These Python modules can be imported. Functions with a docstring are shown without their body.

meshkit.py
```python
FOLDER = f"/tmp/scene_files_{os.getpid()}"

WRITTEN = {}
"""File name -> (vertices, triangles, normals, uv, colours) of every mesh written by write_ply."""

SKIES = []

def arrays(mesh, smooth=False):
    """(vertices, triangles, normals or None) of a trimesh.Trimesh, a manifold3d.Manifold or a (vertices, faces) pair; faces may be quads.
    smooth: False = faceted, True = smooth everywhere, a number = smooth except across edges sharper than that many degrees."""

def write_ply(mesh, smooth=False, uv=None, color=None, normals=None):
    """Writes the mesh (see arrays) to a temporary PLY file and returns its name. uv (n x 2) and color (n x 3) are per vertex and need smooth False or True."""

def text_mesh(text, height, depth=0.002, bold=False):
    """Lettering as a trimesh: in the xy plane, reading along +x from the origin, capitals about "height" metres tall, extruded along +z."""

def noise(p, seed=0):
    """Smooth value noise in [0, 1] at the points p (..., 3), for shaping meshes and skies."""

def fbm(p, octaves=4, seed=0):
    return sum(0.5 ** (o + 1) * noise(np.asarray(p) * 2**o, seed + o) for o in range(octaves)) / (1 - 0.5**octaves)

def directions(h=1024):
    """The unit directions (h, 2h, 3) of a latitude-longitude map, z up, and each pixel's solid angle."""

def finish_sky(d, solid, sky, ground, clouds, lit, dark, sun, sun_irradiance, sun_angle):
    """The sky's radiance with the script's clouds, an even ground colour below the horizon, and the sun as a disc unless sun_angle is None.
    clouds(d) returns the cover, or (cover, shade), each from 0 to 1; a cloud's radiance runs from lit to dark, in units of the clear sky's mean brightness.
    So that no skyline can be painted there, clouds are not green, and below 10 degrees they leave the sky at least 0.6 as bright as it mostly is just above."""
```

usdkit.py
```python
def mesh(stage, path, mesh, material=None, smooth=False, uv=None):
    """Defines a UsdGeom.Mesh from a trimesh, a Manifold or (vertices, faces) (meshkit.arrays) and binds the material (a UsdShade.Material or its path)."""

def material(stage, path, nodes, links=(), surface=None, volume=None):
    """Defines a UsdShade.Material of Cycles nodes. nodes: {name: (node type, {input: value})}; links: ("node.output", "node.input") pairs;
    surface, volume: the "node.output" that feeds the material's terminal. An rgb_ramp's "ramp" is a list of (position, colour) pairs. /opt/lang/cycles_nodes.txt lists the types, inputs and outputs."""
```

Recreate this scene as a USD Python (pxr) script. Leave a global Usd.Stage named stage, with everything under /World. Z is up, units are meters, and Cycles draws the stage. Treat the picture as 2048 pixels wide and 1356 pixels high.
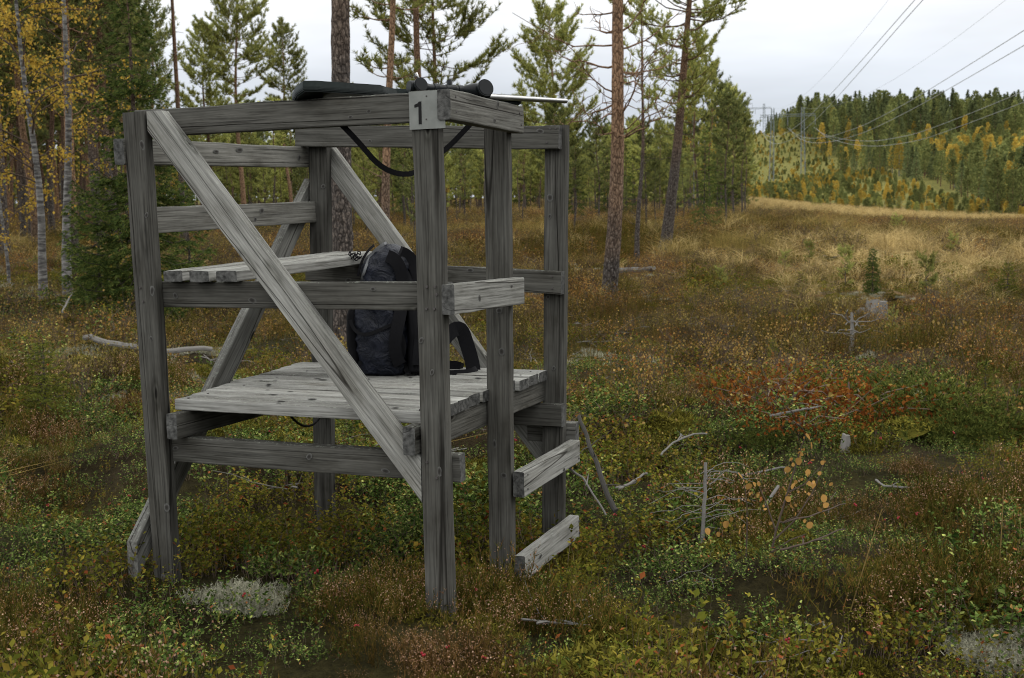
import math, random
import numpy as np
import trimesh
import usdkit, meshkit
from pxr import Usd, UsdGeom, UsdLux, UsdShade, Gf, Sdf, Vt
from scipy.ndimage import gaussian_filter
from scipy.interpolate import RegularGridInterpolator
from scipy.sparse import coo_matrix
from scipy.sparse.csgraph import connected_components

stage = Usd.Stage.CreateInMemory()
UsdGeom.SetStageUpAxis(stage, "Z")
UsdGeom.SetStageMetersPerUnit(stage, 1.0)
UsdGeom.Xform.Define(stage, "/World")
rng = np.random.default_rng(7)
random.seed(7)
T = Sdf.ValueTypeNames

# ------------------------------------------------------------------ camera, sky, sun, exposure
CAMZ = 1.33
CAM = np.array([1.58863, -3.33614, CAMZ])
PITCH, ROLL, YAW, FPX = -0.0981, -0.01572, 0.38426, 2284.8        # focal length in pixels of a 2048 px wide picture
cp, sp, cy, sy = math.cos(PITCH), math.sin(PITCH), math.cos(YAW), math.sin(YAW)
FWD = np.array([-sy * cp, cy * cp, sp]); RGT = np.array([cy, sy, 0.0]); UPV = np.cross(RGT, FWD)
cr, sr = math.cos(ROLL), math.sin(ROLL)
RGT2, UPV2 = cr * RGT + sr * UPV, -sr * RGT + cr * UPV
FH, RH = np.array([-sy, cy, 0.0]), np.array([cy, sy, 0.0])       # horizontal forward and right
cam = UsdGeom.Camera.Define(stage, "/World/camera")
M = np.eye(4); M[0, :3], M[1, :3], M[2, :3], M[3, :3] = RGT2, UPV2, -FWD, CAM
cam.AddTransformOp().Set(Gf.Matrix4d(M.tolist()))
cam.CreateHorizontalApertureAttr(23.6)
cam.CreateVerticalApertureAttr(23.6 * 678 / 1024)
cam.CreateFocalLengthAttr(23.6 * FPX / 2048)
cam.CreateClippingRangeAttr(Gf.Vec2f(0.05, 5000))
cam.CreateFStopAttr(5.0)
cam.CreateFocusDistanceAttr(3.9)
cam.CreateExposureAttr(0.14)

SUN_EL, SUN_AZ = 0.75, 0.95       # behind an overcast sky: only a faint soft direction
sun_dir = np.array([math.cos(SUN_EL) * math.sin(SUN_AZ), math.cos(SUN_EL) * math.cos(SUN_AZ), math.sin(SUN_EL)])
SKY = 0.10
dome = UsdLux.DomeLight.Define(stage, "/World/sky")
dome.GetPrim().SetCustomDataByKey("kind", "structure")
sky_mat = usdkit.material(stage, "/World/Looks/sky", {
    "sky": ("sky_texture", {"sky_type": "single_scattering", "sun_disc": False, "sun_elevation": SUN_EL, "sun_rotation": SUN_AZ}),
    "tc": ("texture_coordinate", {}),
    "xyz": ("separate_xyz", {}),
    "el": ("rgb_ramp", {"ramp": [(0.0, (5.6, 6.0, 6.6)), (0.5, (6.2, 6.6, 7.3)), (0.525, (6.2, 6.65, 7.4)), (0.545, (6.4, 6.85, 7.55)), (0.562, (7.2, 7.6, 8.2)), (0.580, (8.7, 8.95, 9.35)), (0.605, (11.6, 11.6, 11.6)), (0.66, (14.5, 14.5, 14.4)), (1.0, (17.5, 17.5, 17.3))]}),
    "elmap": ("map_range", {"from_min": -1.0, "from_max": 1.0, "to_min": 0.0, "to_max": 1.0}),
    "map": ("mapping", {"scale": (1.0, 1.0, 4.5)}),
    "n": ("noise_texture", {"scale": 3.2, "detail": 4.0, "roughness": 0.5}),
    "nr": ("map_range", {"from_min": 0.3, "from_max": 0.7, "to_min": 0.84, "to_max": 1.14}),
    "shade": ("mix_color", {"blend_type": "multiply", "fac": 1.0, "use_clamp": False}),
    "mix": ("mix_color", {"fac": 0.94}),
    "bg": ("background_shader", {"strength": SKY}),
}, [("tc.generated", "xyz.vector"), ("xyz.z", "elmap.value"), ("elmap.result", "el.fac"),
    ("tc.generated", "map.vector"), ("map.vector", "n.vector"), ("n.fac", "nr.value"),
    ("el.color", "shade.a"), ("nr.result", "shade.b"), ("sky.color", "mix.a"), ("shade.result", "mix.b"), ("mix.result", "bg.color")],
    surface="bg.background")
UsdShade.MaterialBindingAPI.Apply(dome.GetPrim()).Bind(sky_mat)
sun = UsdLux.DistantLight.Define(stage, "/World/sun")
sun.CreateIntensityAttr(0.40); sun.CreateAngleAttr(40.0); sun.CreateNormalizeAttr(True); sun.CreateColorAttr(Gf.Vec3f(1.0, 0.98, 0.95))
zq = -(-sun_dir); xq = np.cross([0, 0, 1.0], zq); xq /= np.linalg.norm(xq); yq = np.cross(zq, xq)
MS = np.eye(4); MS[0, :3], MS[1, :3], MS[2, :3] = xq, yq, zq
sun.AddTransformOp().Set(Gf.Matrix4d(MS.tolist()))

# ------------------------------------------------------------------ helpers
counts = {}
def numbered(parent, name):
    k = (parent, name); n = counts.get(k, 0); counts[k] = n + 1
    return f"{parent}/{name}" if n == 0 else f"{parent}/{name}_{n:03d}"
def tag(prim, label=None, cat=None, group=None, kind=None):
    for k, v in (("label", label), ("category", cat), ("group", group), ("kind", kind)):
        if v: prim.SetCustomDataByKey(k, v)
    return prim
def thing(name, label, cat, group=None, loc=(0, 0, 0), rotz=0.0):
    x = UsdGeom.Xform.Define(stage, numbered("/World", name))
    x.AddTranslateOp().Set(Gf.Vec3d(*map(float, loc)))
    if rotz: x.AddRotateZOp().Set(float(math.degrees(rotz)))
    return tag(x.GetPrim(), label, cat, group)
def obj(name, mesh, mat, parent="/World", smooth=False, uv=None):
    parent = str(parent.GetPath()) if hasattr(parent, "GetPath") else parent
    p = usdkit.mesh(stage, numbered(parent, name), mesh, mat, smooth=smooth, uv=uv)
    if name in ("crown", "shoots", "leaf"):                       # every leaf has a tone of its own, 0..1
        v, f = np.asarray(mesh[0]), np.asarray(mesh[1]); n = len(v)
        _, lab = connected_components(coo_matrix((np.ones(len(f) * 2), (np.concatenate([f[:, 0], f[:, 0]]), np.concatenate([f[:, 1], f[:, 2]]))), shape=(n, n)), directed=False)
        tone = np.random.default_rng(n).random(lab.max() + 1)[lab].astype(np.float32)
        UsdGeom.PrimvarsAPI(p).CreatePrimvar("tone", T.FloatArray, "vertex").Set(Vt.FloatArray.FromNumpy(tone))
    return p.GetPrim()

def yhor(px):                                                   # picture row of the horizon in column px
    return 678 - FPX * math.tan(-PITCH) + math.tan(ROLL) * (px - 1024)
def ray(px, py):
    return FWD + RGT2 * (px - 1024) / FPX - UPV2 * (py - 678) / FPX
def on_ray(px, py, t):                                          # the point seen at (px, py), t metres ahead
    d = ray(px, py); return CAM + d * (t / (d @ FH))

# ------------------------------------------------------------------ terrain
A_COL = np.array([-0.7, -0.45, -0.2, 0.0, 0.2, 0.24, 0.32, 0.45, 0.7])
T_ROW = np.array([0.5, 9, 12, 17, 28, 45, 70, 110, 160, 220, 390, 560, 667, 961, 1500])
H_TAB = np.array([
    [-1.33] * 9, [-1.33] * 9,
    [-1.25, -1.25, -1.30, -1.33, -1.33, -1.33, -1.33, -1.33, -1.33],
    [-0.90, -0.98, -1.15, -1.25, -1.27, -1.28, -1.29, -1.30, -1.30],
    [-0.30, -0.35, -0.70, -0.75, -0.70, -0.72, -0.85, -0.95, -1.00],
    [-0.10, -0.10, -0.15, -0.05, -0.10, -0.15, -0.40, -0.60, -0.60],
    [0.8, 0.8, 0.7, 0.6, 0.55, 0.35, -0.25, -0.62, -0.65],
    [2.0, 2.0, 2.0, 1.9, 1.9, 1.5, 0.3, -0.65, -0.65],
    [4.0, 4.0, 4.0, 3.6, 3.3, 2.8, 1.4, 0.1, 0.1],
    [6, 6, 6, 5.5, 5.5, 5.5, 4.5, 3.0, 3.0],
    [8, 8, 8, 8, 10.0, 12.0, 19.0, 22.0, 22.0],
    [6, 6, 8, 10, 43.0, 44.0, 45.0, 46.0, 44.0],
    [6, 6, 8, 10, 49.0, 51.0, 48.0, 44.0, 40.0],
    [6, 6, 8, 10, 70.0, 72.0, 55.0, 42.0, 40.0],
    [6, 6, 8, 10, 70.0, 70.0, 55.0, 40.0, 40.0]])
_ag = np.linspace(-0.7, 0.7, 141); _lg = np.linspace(math.log(0.5), math.log(1500), 160)
_fine = RegularGridInterpolator((np.log(T_ROW), A_COL), H_TAB)(np.stack(np.meshgrid(_lg, _ag, indexing="ij"), -1))
_fine = gaussian_filter(_fine, (1.6, 2.0), mode="nearest")
_terr = RegularGridInterpolator((_lg, _ag), _fine, bounds_error=False, fill_value=None)
def ground(xy):
    """Terrain height at world points (n, 2)."""
    xy = np.atleast_2d(np.asarray(xy, float)); d = xy - CAM[:2]
    t, s = d @ FH[:2], d @ RH[:2]
    r = np.hypot(t, s); ang = np.abs(np.arctan2(s, t))
    a = np.where(t > 1e-3, s / np.maximum(t, 1e-3), np.sign(s) * 9)
    a = np.clip(a, -0.7, 0.7)
    fade = np.clip((math.radians(150) - ang) / math.radians(90), 0, 1)
    a = a * fade                                                # behind the camera the land is one even slope
    tt = np.clip(np.where(t > 0, np.maximum(t, r * 0.8), r * 0.8), 0.5, 1500)
    h = _terr(np.stack([np.log(tt), a], -1)) + CAMZ
    p3 = np.stack([xy[:, 0], xy[:, 1], np.zeros(len(xy))], -1)
    near = np.clip(r / 6.0, 0.35, 1)
    bump = (meshkit.fbm(p3 * 1.05, 3, 3) - 0.5) * 0.44 * near + (meshkit.fbm(p3 * 0.16, 2, 9) - 0.5) * 0.5 * np.clip((r - 6) / 25, 0, 1)
    bump += (meshkit.fbm(p3 * 0.02, 2, 5) - 0.5) * 5.0 * np.clip((r - 180) / 400, 0, 1)
    bump += 0.12 * np.exp(-((xy[:, 0] + 0.05) ** 2 + (xy[:, 1] + 0.10) ** 2) / 0.16) - 0.025 * np.exp(-((xy[:, 0] + 1.1) ** 2 + (xy[:, 1] + 0.3) ** 2) / 0.30)
    bump -= 0.13 * np.exp(-((xy[:, 0] - 0.10) ** 2 + (xy[:, 1] - 0.95) ** 2) / 0.20)      # trodden hollow before the ladder rungs
    return h + bump
def gpos(px, t, py=None):
    """Ground point t metres ahead in picture column px."""
    py = yhor(px) + FPX * 1.3 / t if py is None else py
    p = on_ray(px, py, t)[:2]
    return np.array([p[0], p[1], float(ground(p)[0])])
def st(s, t):
    p = CAM[:2] + s * RH[:2] + t * FH[:2]
    return p

def terrain_mesh():
    rr = np.concatenate([[0.0], np.geomspace(0.35, 1600, 230)])
    th = np.radians(np.concatenate([np.arange(-180, -34, 4.0), np.arange(-34, 34, 0.5), np.arange(34, 180.1, 4.0)]))
    R, TH = np.meshgrid(rr, th, indexing="ij")
    s, t = R * np.sin(TH), R * np.cos(TH)
    xy = CAM[:2] + s[..., None] * RH[:2] + t[..., None] * FH[:2]
    z = ground(xy.reshape(-1, 2)).reshape(R.shape)
    z[0, :] = z[1, :].mean()
    v = np.concatenate([xy, z[..., None]], -1).reshape(-1, 3)
    n, m = R.shape
    i, j = np.meshgrid(np.arange(n - 1), np.arange(m - 1), indexing="ij")
    q = np.stack([i * m + j, i * m + j + 1, (i + 1) * m + j + 1, (i + 1) * m + j], -1).reshape(-1, 4)[:, ::-1]
    return v, q

# ------------------------------------------------------------------ materials
def mat(name, nodes, links, surface="p.BSDF"):
    return usdkit.material(stage, "/World/Looks/" + name, nodes, links, surface=surface)
def plain(name, col, rough=0.6, metal=0.0, spec=0.5, bump=0.0, bscale=200.0):
    nodes = {"p": ("principled_bsdf", {"base_color": col, "roughness": rough, "metallic": metal, "specular_ior_level": spec})}
    links = []
    if bump:
        nodes |= {"n": ("noise_texture", {"scale": bscale, "detail": 3.0}), "g": ("geometry", {}), "b": ("bump", {"strength": bump, "distance": 0.002})}
        links = [("g.position", "n.vector"), ("n.fac", "b.height"), ("b.normal", "p.normal")]
    return mat(name, nodes, links)

def wood_material(name, dark, light, lichen=0.35):
    return mat(name, {
        "a": ("attribute", {"attribute": "wcoord"}), "geo": ("geometry", {}), "nz": ("separate_xyz", {}),
        "m1": ("mapping", {"scale": (1.3, 38.0, 38.0)}), "n1": ("noise_texture", {"scale": 1.0, "detail": 5.0, "roughness": 0.62, "distortion": 0.35}),
        "m2": ("mapping", {"scale": (4.0, 150.0, 150.0)}), "n2": ("noise_texture", {"scale": 1.0, "detail": 3.0, "roughness": 0.6}),
        "m3": ("mapping", {"scale": (3.1, 10.0, 10.0)}), "kn": ("voronoi_texture", {"scale": 1.0, "randomness": 0.9}),
        "kr": ("rgb_ramp", {"ramp": [(0.0, (0.10, 0.10, 0.10)), (0.07, (0.20, 0.19, 0.18)), (0.10, (0.95, 0.95, 0.93)), (0.15, (0.62, 0.62, 0.60)), (0.24, (1, 1, 1)), (1, (1, 1, 1))]}),
        "m4": ("mapping", {"scale": (0.30, 9.0, 9.0)}), "n4": ("noise_texture", {"scale": 1.0, "detail": 0.6, "roughness": 0.4}),
        "c1": ("math", {"math_type": "subtract", "value2": 0.5}), "c2": ("math", {"math_type": "absolute"}),
        "cr": ("rgb_ramp", {"ramp": [(0.0, (0.22, 0.21, 0.20)), (0.004, (0.45, 0.44, 0.43)), (0.007, (1, 1, 1)), (1, (1, 1, 1))]}),
        "eg": ("attribute", {"attribute": "endg"}), "ex": ("mix_color", {}), "en": ("noise_texture", {"scale": 60.0, "detail": 4.0}),
        "er": ("rgb_ramp", {"ramp": [(0.3, (0.022, 0.022, 0.021)), (0.7, (0.095, 0.095, 0.09))]}),
        "m5": ("mapping", {"scale": (0.7, 1.6, 1.6)}), "n5": ("noise_texture", {"scale": 4.6, "detail": 5.0, "roughness": 0.68}),
        "base": ("rgb_ramp", {"ramp": [(0.24, dark), (0.47, tuple(0.5 * (a + b) for a, b in zip(dark, light))), (0.72, light)]}),
        "fine": ("rgb_ramp", {"ramp": [(0.30, (0.42, 0.41, 0.39)), (0.44, (0.82, 0.82, 0.81)), (0.58, (1.08, 1.08, 1.07)), (0.72, (1.30, 1.30, 1.28))]}),
        "wth": ("rgb_ramp", {"ramp": [(0.30, (0.60, 0.58, 0.535)), (0.46, (0.90, 0.89, 0.86)), (0.56, (1.02, 1.015, 0.99)), (0.70, (1.20, 1.20, 1.18))]}),
        "x1": ("mix_color", {"blend_type": "multiply", "fac": 1.0, "use_clamp": False}), "x2": ("mix_color", {"blend_type": "multiply", "fac": 1.0, "use_clamp": False}),
        "x3": ("mix_color", {"blend_type": "multiply", "fac": 1.0, "use_clamp": False}), "x4": ("mix_color", {"blend_type": "multiply", "fac": 1.0, "use_clamp": False}),
        "ln": ("noise_texture", {"scale": 75.0, "detail": 4.0, "roughness": 0.7}), "lr": ("map_range", {"from_min": 0.54, "from_max": 0.62, "clamp": True}),
        "up": ("map_range", {"from_min": 0.25, "from_max": 0.75, "to_max": lichen, "clamp": True}), "lm": ("math", {"math_type": "multiply"}),
        "lx": ("mix_color", {"b": (0.36, 0.39, 0.33)}),
        "h1": ("math", {"math_type": "multiply_add", "value2": 0.6}), "bw": ("rgb_to_bw", {}), "h2": ("math", {"math_type": "multiply"}),
        "b": ("bump", {"strength": 0.75, "distance": 0.004}),
        "oi": ("object_info", {}), "ov": ("map_range", {"to_min": 0.74, "to_max": 1.22}), "oc": ("combine_color", {}), "x5": ("mix_color", {"blend_type": "multiply", "fac": 1.0, "use_clamp": False}),
        "p": ("principled_bsdf", {"roughness": 0.85, "specular_ior_level": 0.08}),
    }, [("a.vector", "m1.vector"), ("m1.vector", "n1.vector"), ("a.vector", "m2.vector"), ("m2.vector", "n2.vector"),
        ("a.vector", "m3.vector"), ("m3.vector", "kn.vector"), ("kn.distance", "kr.fac"), ("a.vector", "m4.vector"), ("m4.vector", "n4.vector"),
        ("n4.fac", "c1.value1"), ("c1.value", "c2.value1"), ("c2.value", "cr.fac"), ("a.vector", "m5.vector"), ("m5.vector", "n5.vector"),
        ("n1.fac", "base.fac"), ("n2.fac", "fine.fac"), ("n5.fac", "wth.fac"),
        ("base.color", "x1.a"), ("fine.color", "x1.b"), ("x1.result", "x2.a"), ("kr.color", "x2.b"), ("x2.result", "x3.a"), ("cr.color", "x3.b"),
        ("x3.result", "x4.a"), ("wth.color", "x4.b"), ("geo.position", "ln.vector"), ("ln.fac", "lr.value"), ("geo.normal", "nz.vector"), ("nz.z", "up.value"),
        ("oi.random", "ov.value"), ("ov.result", "oc.r"), ("ov.result", "oc.g"), ("ov.result", "oc.b"), ("x4.result", "x5.a"), ("oc.color", "x5.b"), ("lr.result", "lm.value1"), ("up.result", "lm.value2"), ("lm.value", "lx.fac"), ("x5.result", "lx.a"), ("eg.fac", "ex.fac"), ("lx.result", "ex.a"), ("geo.position", "en.vector"), ("en.fac", "er.fac"), ("er.color", "ex.b"), ("ex.result", "p.base_color"),
        ("n2.fac", "h1.value1"), ("n1.fac", "h1.value3"), ("cr.color", "bw.color"), ("h1.value", "h2.value1"), ("bw.val", "h2.value2"),
        ("h2.value", "b.height"), ("b.normal", "p.normal")])
WOOD = [wood_material("weathered_wood", (0.086, 0.085, 0.078), (0.146, 0.144, 0.135)),
        wood_material("weathered_wood_dark", (0.044, 0.0432, 0.0393), (0.080, 0.0785, 0.0722)),
        wood_material("weathered_wood_pale", (0.130, 0.130, 0.123), (0.196, 0.196, 0.187), 0.25), wood_material("bleached_floor_wood", (0.190, 0.190, 0.181), (0.292, 0.292, 0.281), 0.4)]
NAIL = plain("rusty_nail", (0.035, 0.03, 0.028), 0.6)
ZINC = mat("plate_metal", {"g": ("geometry", {}), "n": ("noise_texture", {"scale": 18.0, "detail": 5.0, "roughness": 0.65}), "r": ("rgb_ramp", {"ramp": [(0.3, (0.118, 0.124, 0.115)), (0.7, (0.165, 0.172, 0.160))]}),
                            "p": ("principled_bsdf", {"roughness": 0.6, "metallic": 0.0, "specular_ior_level": 0.25})}, [("g.position", "n.vector"), ("n.fac", "r.fac"), ("r.color", "p.base_color")])
BLACK = plain("black_print", (0.008, 0.008, 0.008), 0.7, spec=0.1)

# ------------------------------------------------------------------ the shooting stand
import manifold3d as mf
def beam_mesh(L, w, h, seed, seg=0.05, rough=1.0):
    """A sawn timber along +x from 0 to L, w thick in y, h high in z, centred, with worn edges and slight wander."""
    c = 0.0045
    prof = []
    for sx_, sz_ in ((1, -1), (1, 1), (-1, 1), (-1, -1)):
        y0, z0 = sx_ * w / 2, sz_ * h / 2
        pts = [(y0 - sx_ * c, z0), (y0 - sx_ * c * 0.3, z0 - sz_ * c * 0.3), (y0, z0 - sz_ * c)]
        prof += pts if sx_ * sz_ < 0 else pts[::-1]
    full = []
    for k in range(12):                                          # an extra point on every flat side
        full.append(prof[k])
        a, b = np.array(prof[k]), np.array(prof[(k + 1) % 12])
        if np.linalg.norm(a - b) > 2.5 * c: full.append(tuple((a + b) / 2))
    prof = np.array(full); n = len(prof)
    m = max(2, int(L / seg) + 1); xs = np.linspace(0, L, m)
    v = np.zeros((m, n, 3)); v[:, :, 0] = xs[:, None]; v[:, :, 1:] = prof[None]
    q = np.stack([np.repeat(xs[:, None] * 9, n, 1), np.repeat((prof[:, 0] * 30)[None], m, 0) + seed * 7.3, np.repeat((prof[:, 1] * 30)[None], m, 0)], -1)
    d = meshkit.noise(q, 3) - 0.5
    q2 = q * [0.28, 0, 0] + [seed * 3.1, 0, 0]
    v[:, :, 1] += rough * (np.sign(prof[:, 0])[None] * d * 0.0035 + (meshkit.noise(q2, 5) - 0.5) * 0.0035)
    v[:, :, 2] += rough * (np.sign(prof[:, 1])[None] * (meshkit.noise(q + 31.7, 4) - 0.5) * 0.0042 + (meshkit.noise(q2 + 9.1, 6) - 0.5) * 0.0035)
    v = v.reshape(-1, 3)
    i, j = np.meshgrid(np.arange(m - 1), np.arange(n), indexing="ij")
    a, b, c2, d2 = i * n + j, i * n + (j + 1) % n, (i + 1) * n + (j + 1) % n, (i + 1) * n + j
    f = np.concatenate([np.stack([a, b, c2], -1).reshape(-1, 3), np.stack([a, c2, d2], -1).reshape(-1, 3)])
    k0 = m * n; jj = np.arange(n)                                # the end caps have vertices of their own, last in the list
    v = np.vstack([v, v[:n], v[k0 - n:k0], [[0, v[:n, 1].mean(), v[:n, 2].mean()], [L, v[k0 - n:, 1].mean(), v[k0 - n:, 2].mean()]]])
    f = np.vstack([f, np.stack([np.full(n, k0 + 2 * n), k0 + (jj + 1) % n, k0 + jj], -1), np.stack([np.full(n, k0 + 2 * n + 1), k0 + n + jj, k0 + n + (jj + 1) % n], -1)])
    return v, f, 2 * n + 2

P_, V_, W_, D_, C_ = 0.095, 0.044, 1.2438, 1.2487, 0.574
LEAN = dict(A=(-0.0168, -0.0099), B=(-0.005, -0.0028), C=(0.0049, 0.0024), D=(0.0199, 0.0051), E=(0.0147, 0.0058))
BASE = np.array([-0.62, 0.62, 0.0])
stand = thing("hunting_stand", "open grey weathered timber shooting stand with bench and floor, number plate 1", "hunting stand", loc=BASE)
_beam_no = [0]; FACES = []
def beam(name, p0, p1, w, h, up=(0, 0, 1), wood=0, trims=(), nails=(), label=None, rough=1.0):
    """p0, p1: centre line ends, z relative to the eye level of the fit; w across, h along up. trims: (point, normal) halves to keep."""
    _beam_no[0] += 1; k = _beam_no[0]
    p0, p1 = np.array(p0, float) + [0, 0, CAMZ], np.array(p1, float) + [0, 0, CAMZ]
    X = p1 - p0; L = np.linalg.norm(X); X /= L
    Y = np.cross(up, X); Y /= np.linalg.norm(Y); Z = np.cross(X, Y)
    R = np.stack([X, Y, Z])
    FACES.append((p0, X, Y, Z, L, w, h, name in ("post", "rail", "rung") or (name == "floor_plank")))
    v, f, ncap = beam_mesh(L, w, h, k, rough=rough)
    endg = np.zeros(len(v)); endg[-ncap:] = 1.0
    if trims:
        tmw = trimesh.Trimesh(v, f, process=True); v, f = np.array(tmw.vertices), np.array(tmw.faces)
        m = mf.Manifold(mf.Mesh(v.astype(np.float32), f.astype(np.uint32)))
        if m.status() != mf.Error.NoError or m.volume() < 0: m = mf.Manifold(mf.Mesh(v.astype(np.float32), f[:, ::-1].astype(np.uint32)))
        for pt, nn in trims:
            nl = R @ np.array(nn, float); pl = R @ (np.array(pt, float) + [0, 0, CAMZ] - p0)
            m = m.trim_by_plane(nl.tolist(), float(nl @ pl))
        mm = m.to_mesh(); v, f = np.array(mm.vert_properties[:, :3]), np.array(mm.tri_verts); endg = np.zeros(len(v))
    prim = usdkit.mesh(stage, numbered(str(stand.GetPath()), name), (v, f), WOOD[wood])
    MM = np.eye(4); MM[0, :3], MM[1, :3], MM[2, :3], MM[3, :3] = X, Y, Z, p0 - BASE
    prim.AddTransformOp().Set(Gf.Matrix4d(MM.tolist()))
    off = np.random.default_rng(100 + k).uniform(0, 20, 3)
    UsdGeom.PrimvarsAPI(prim).CreatePrimvar("wcoord", T.Vector3fArray, "vertex").Set(Vt.Vec3fArray.FromNumpy((v + off).astype(np.float32)))
    UsdGeom.PrimvarsAPI(prim).CreatePrimvar("endg", T.FloatArray, "vertex").Set(Vt.FloatArray.FromNumpy(endg.astype(np.float32)))
    if label: tag(prim.GetPrim(), label)
    return prim.GetPrim()

def post(key, bx, by, top, bottom=-1.85, wood=0):
    L = LEAN[key]
    c = np.array([bx + P_ / 2, by + V_ / 2])
    a = np.array([*(c + np.array(L) * bottom), bottom]); b = np.array([*(c + np.array(L) * top), top])
    return beam("post", a, b, V_, P_, up=(1, 0, 0), wood=wood)
post("A", -W_, 0, 0.428, wood=1); post("B", -P_, 0, 0.437, wood=1); post("C", -P_, C_, 0.425, wood=1)
post("D", -P_, D_ - V_, 0.418, wood=1); post("E", -W_, D_ - V_, 0.46, wood=1)
h_ = 0.0475
# rails of the near side
beam("rail", (-W_ + 0.004, 0.0675, 0.391), (-0.004, 0.0675, 0.390), 0.045, 0.095, wood=1)
beam("rail", (-W_ + 0.004, 0.0675, -0.2265), (-0.003, 0.0675, -0.2265), 0.045, 0.093, wood=1)
beam("rail", (-W_ + 0.004, 0.0675, -0.798), (0.028, 0.0675, -0.795), 0.045, 0.095, wood=1)
# right side: top beam, short rail and the two rungs
beam("rail", (0.0235, -0.012, 0.388), (0.0235, 0.626, 0.390), 0.045, 0.096, wood=0)
beam("rail", (0.0235, -0.012, -0.229), (0.0235, 0.608, -0.236), 0.045, 0.098, wood=2)
beam("rung", (0.0275, 0.568, -0.962), (0.0275, 1.222, -0.957), 0.045, 0.096, wood=2)
beam("rung", (0.0265, 0.566, -1.283), (0.0265, 1.210, -1.283), 0.045, 0.096, wood=2)
# far side
vf = D_ - V_ - 0.0225
beam("rail", (-W_ - 0.03, vf, 0.424), (-0.008, vf, 0.363), 0.044, 0.094, wood=1)
beam("rail", (-W_ + 0.002, vf, -0.183), (-0.006, vf, -0.239), 0.044, 0.097, wood=1)
beam("rail", (-W_ + 0.002, vf, -0.795), (-0.010, vf, -0.800), 0.044, 0.097, wood=1)
beam("rail", (-0.20, D_ + 0.0235, -0.888), (0.022, D_ + 0.0235, -0.888), 0.045, 0.09, wood=0)
# left side
beam("rail", (-W_ - 0.0235, -0.012, 0.289), (-W_ - 0.0235, D_ + 0.02, 0.333), 0.045, 0.093, wood=0)
beam("rail", (-W_ + 0.022, V_ + 0.002, 0.0415), (-W_ + 0.022, D_ - V_ - 0.003, 0.081), 0.040, 0.095, wood=0)
# braces
def brace_uz(slope, u0, z0, u1, v, wood, trims):
    beam("brace", (u0 - 0.15, v, z0 - slope * 0.15), (u1 + 0.15, v, z0 + slope * (u1 + 0.15 - u0)), 0.044, 0.095, up=(0, 0, 1), wood=wood, trims=trims)
brace_uz(-1.20, -1.149, 0.433, -0.095, 0.0215, 2, [((-1.1475, 0, 0.4), (1, 0, 0)), ((-0.0935, 0, 0), (-1, 0, 0)), ((0, 0, 0.428), (0, 0, -1))])
brace_uz(-1.27, -1.2, 0.379, -0.10, D_ + 0.0235, 2, [((-1.2, 0, 0), (1, 0, 0)), ((-0.09, 0, 0), (-1, 0, 0)), ((0, 0, 0.40), (0, 0, -1))])
beam("brace", (-W_ - 0.0235, -0.15, -1.316), (-W_ - 0.0235, 1.40, 0.327), 0.045, 0.095, wood=2, trims=[((0, -0.045, 0), (0, 1, 0)), ((0, D_ + 0.01, 0), (0, -1, 0)), ((0, 0, 0.235), (0, 0, -1))])
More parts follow.
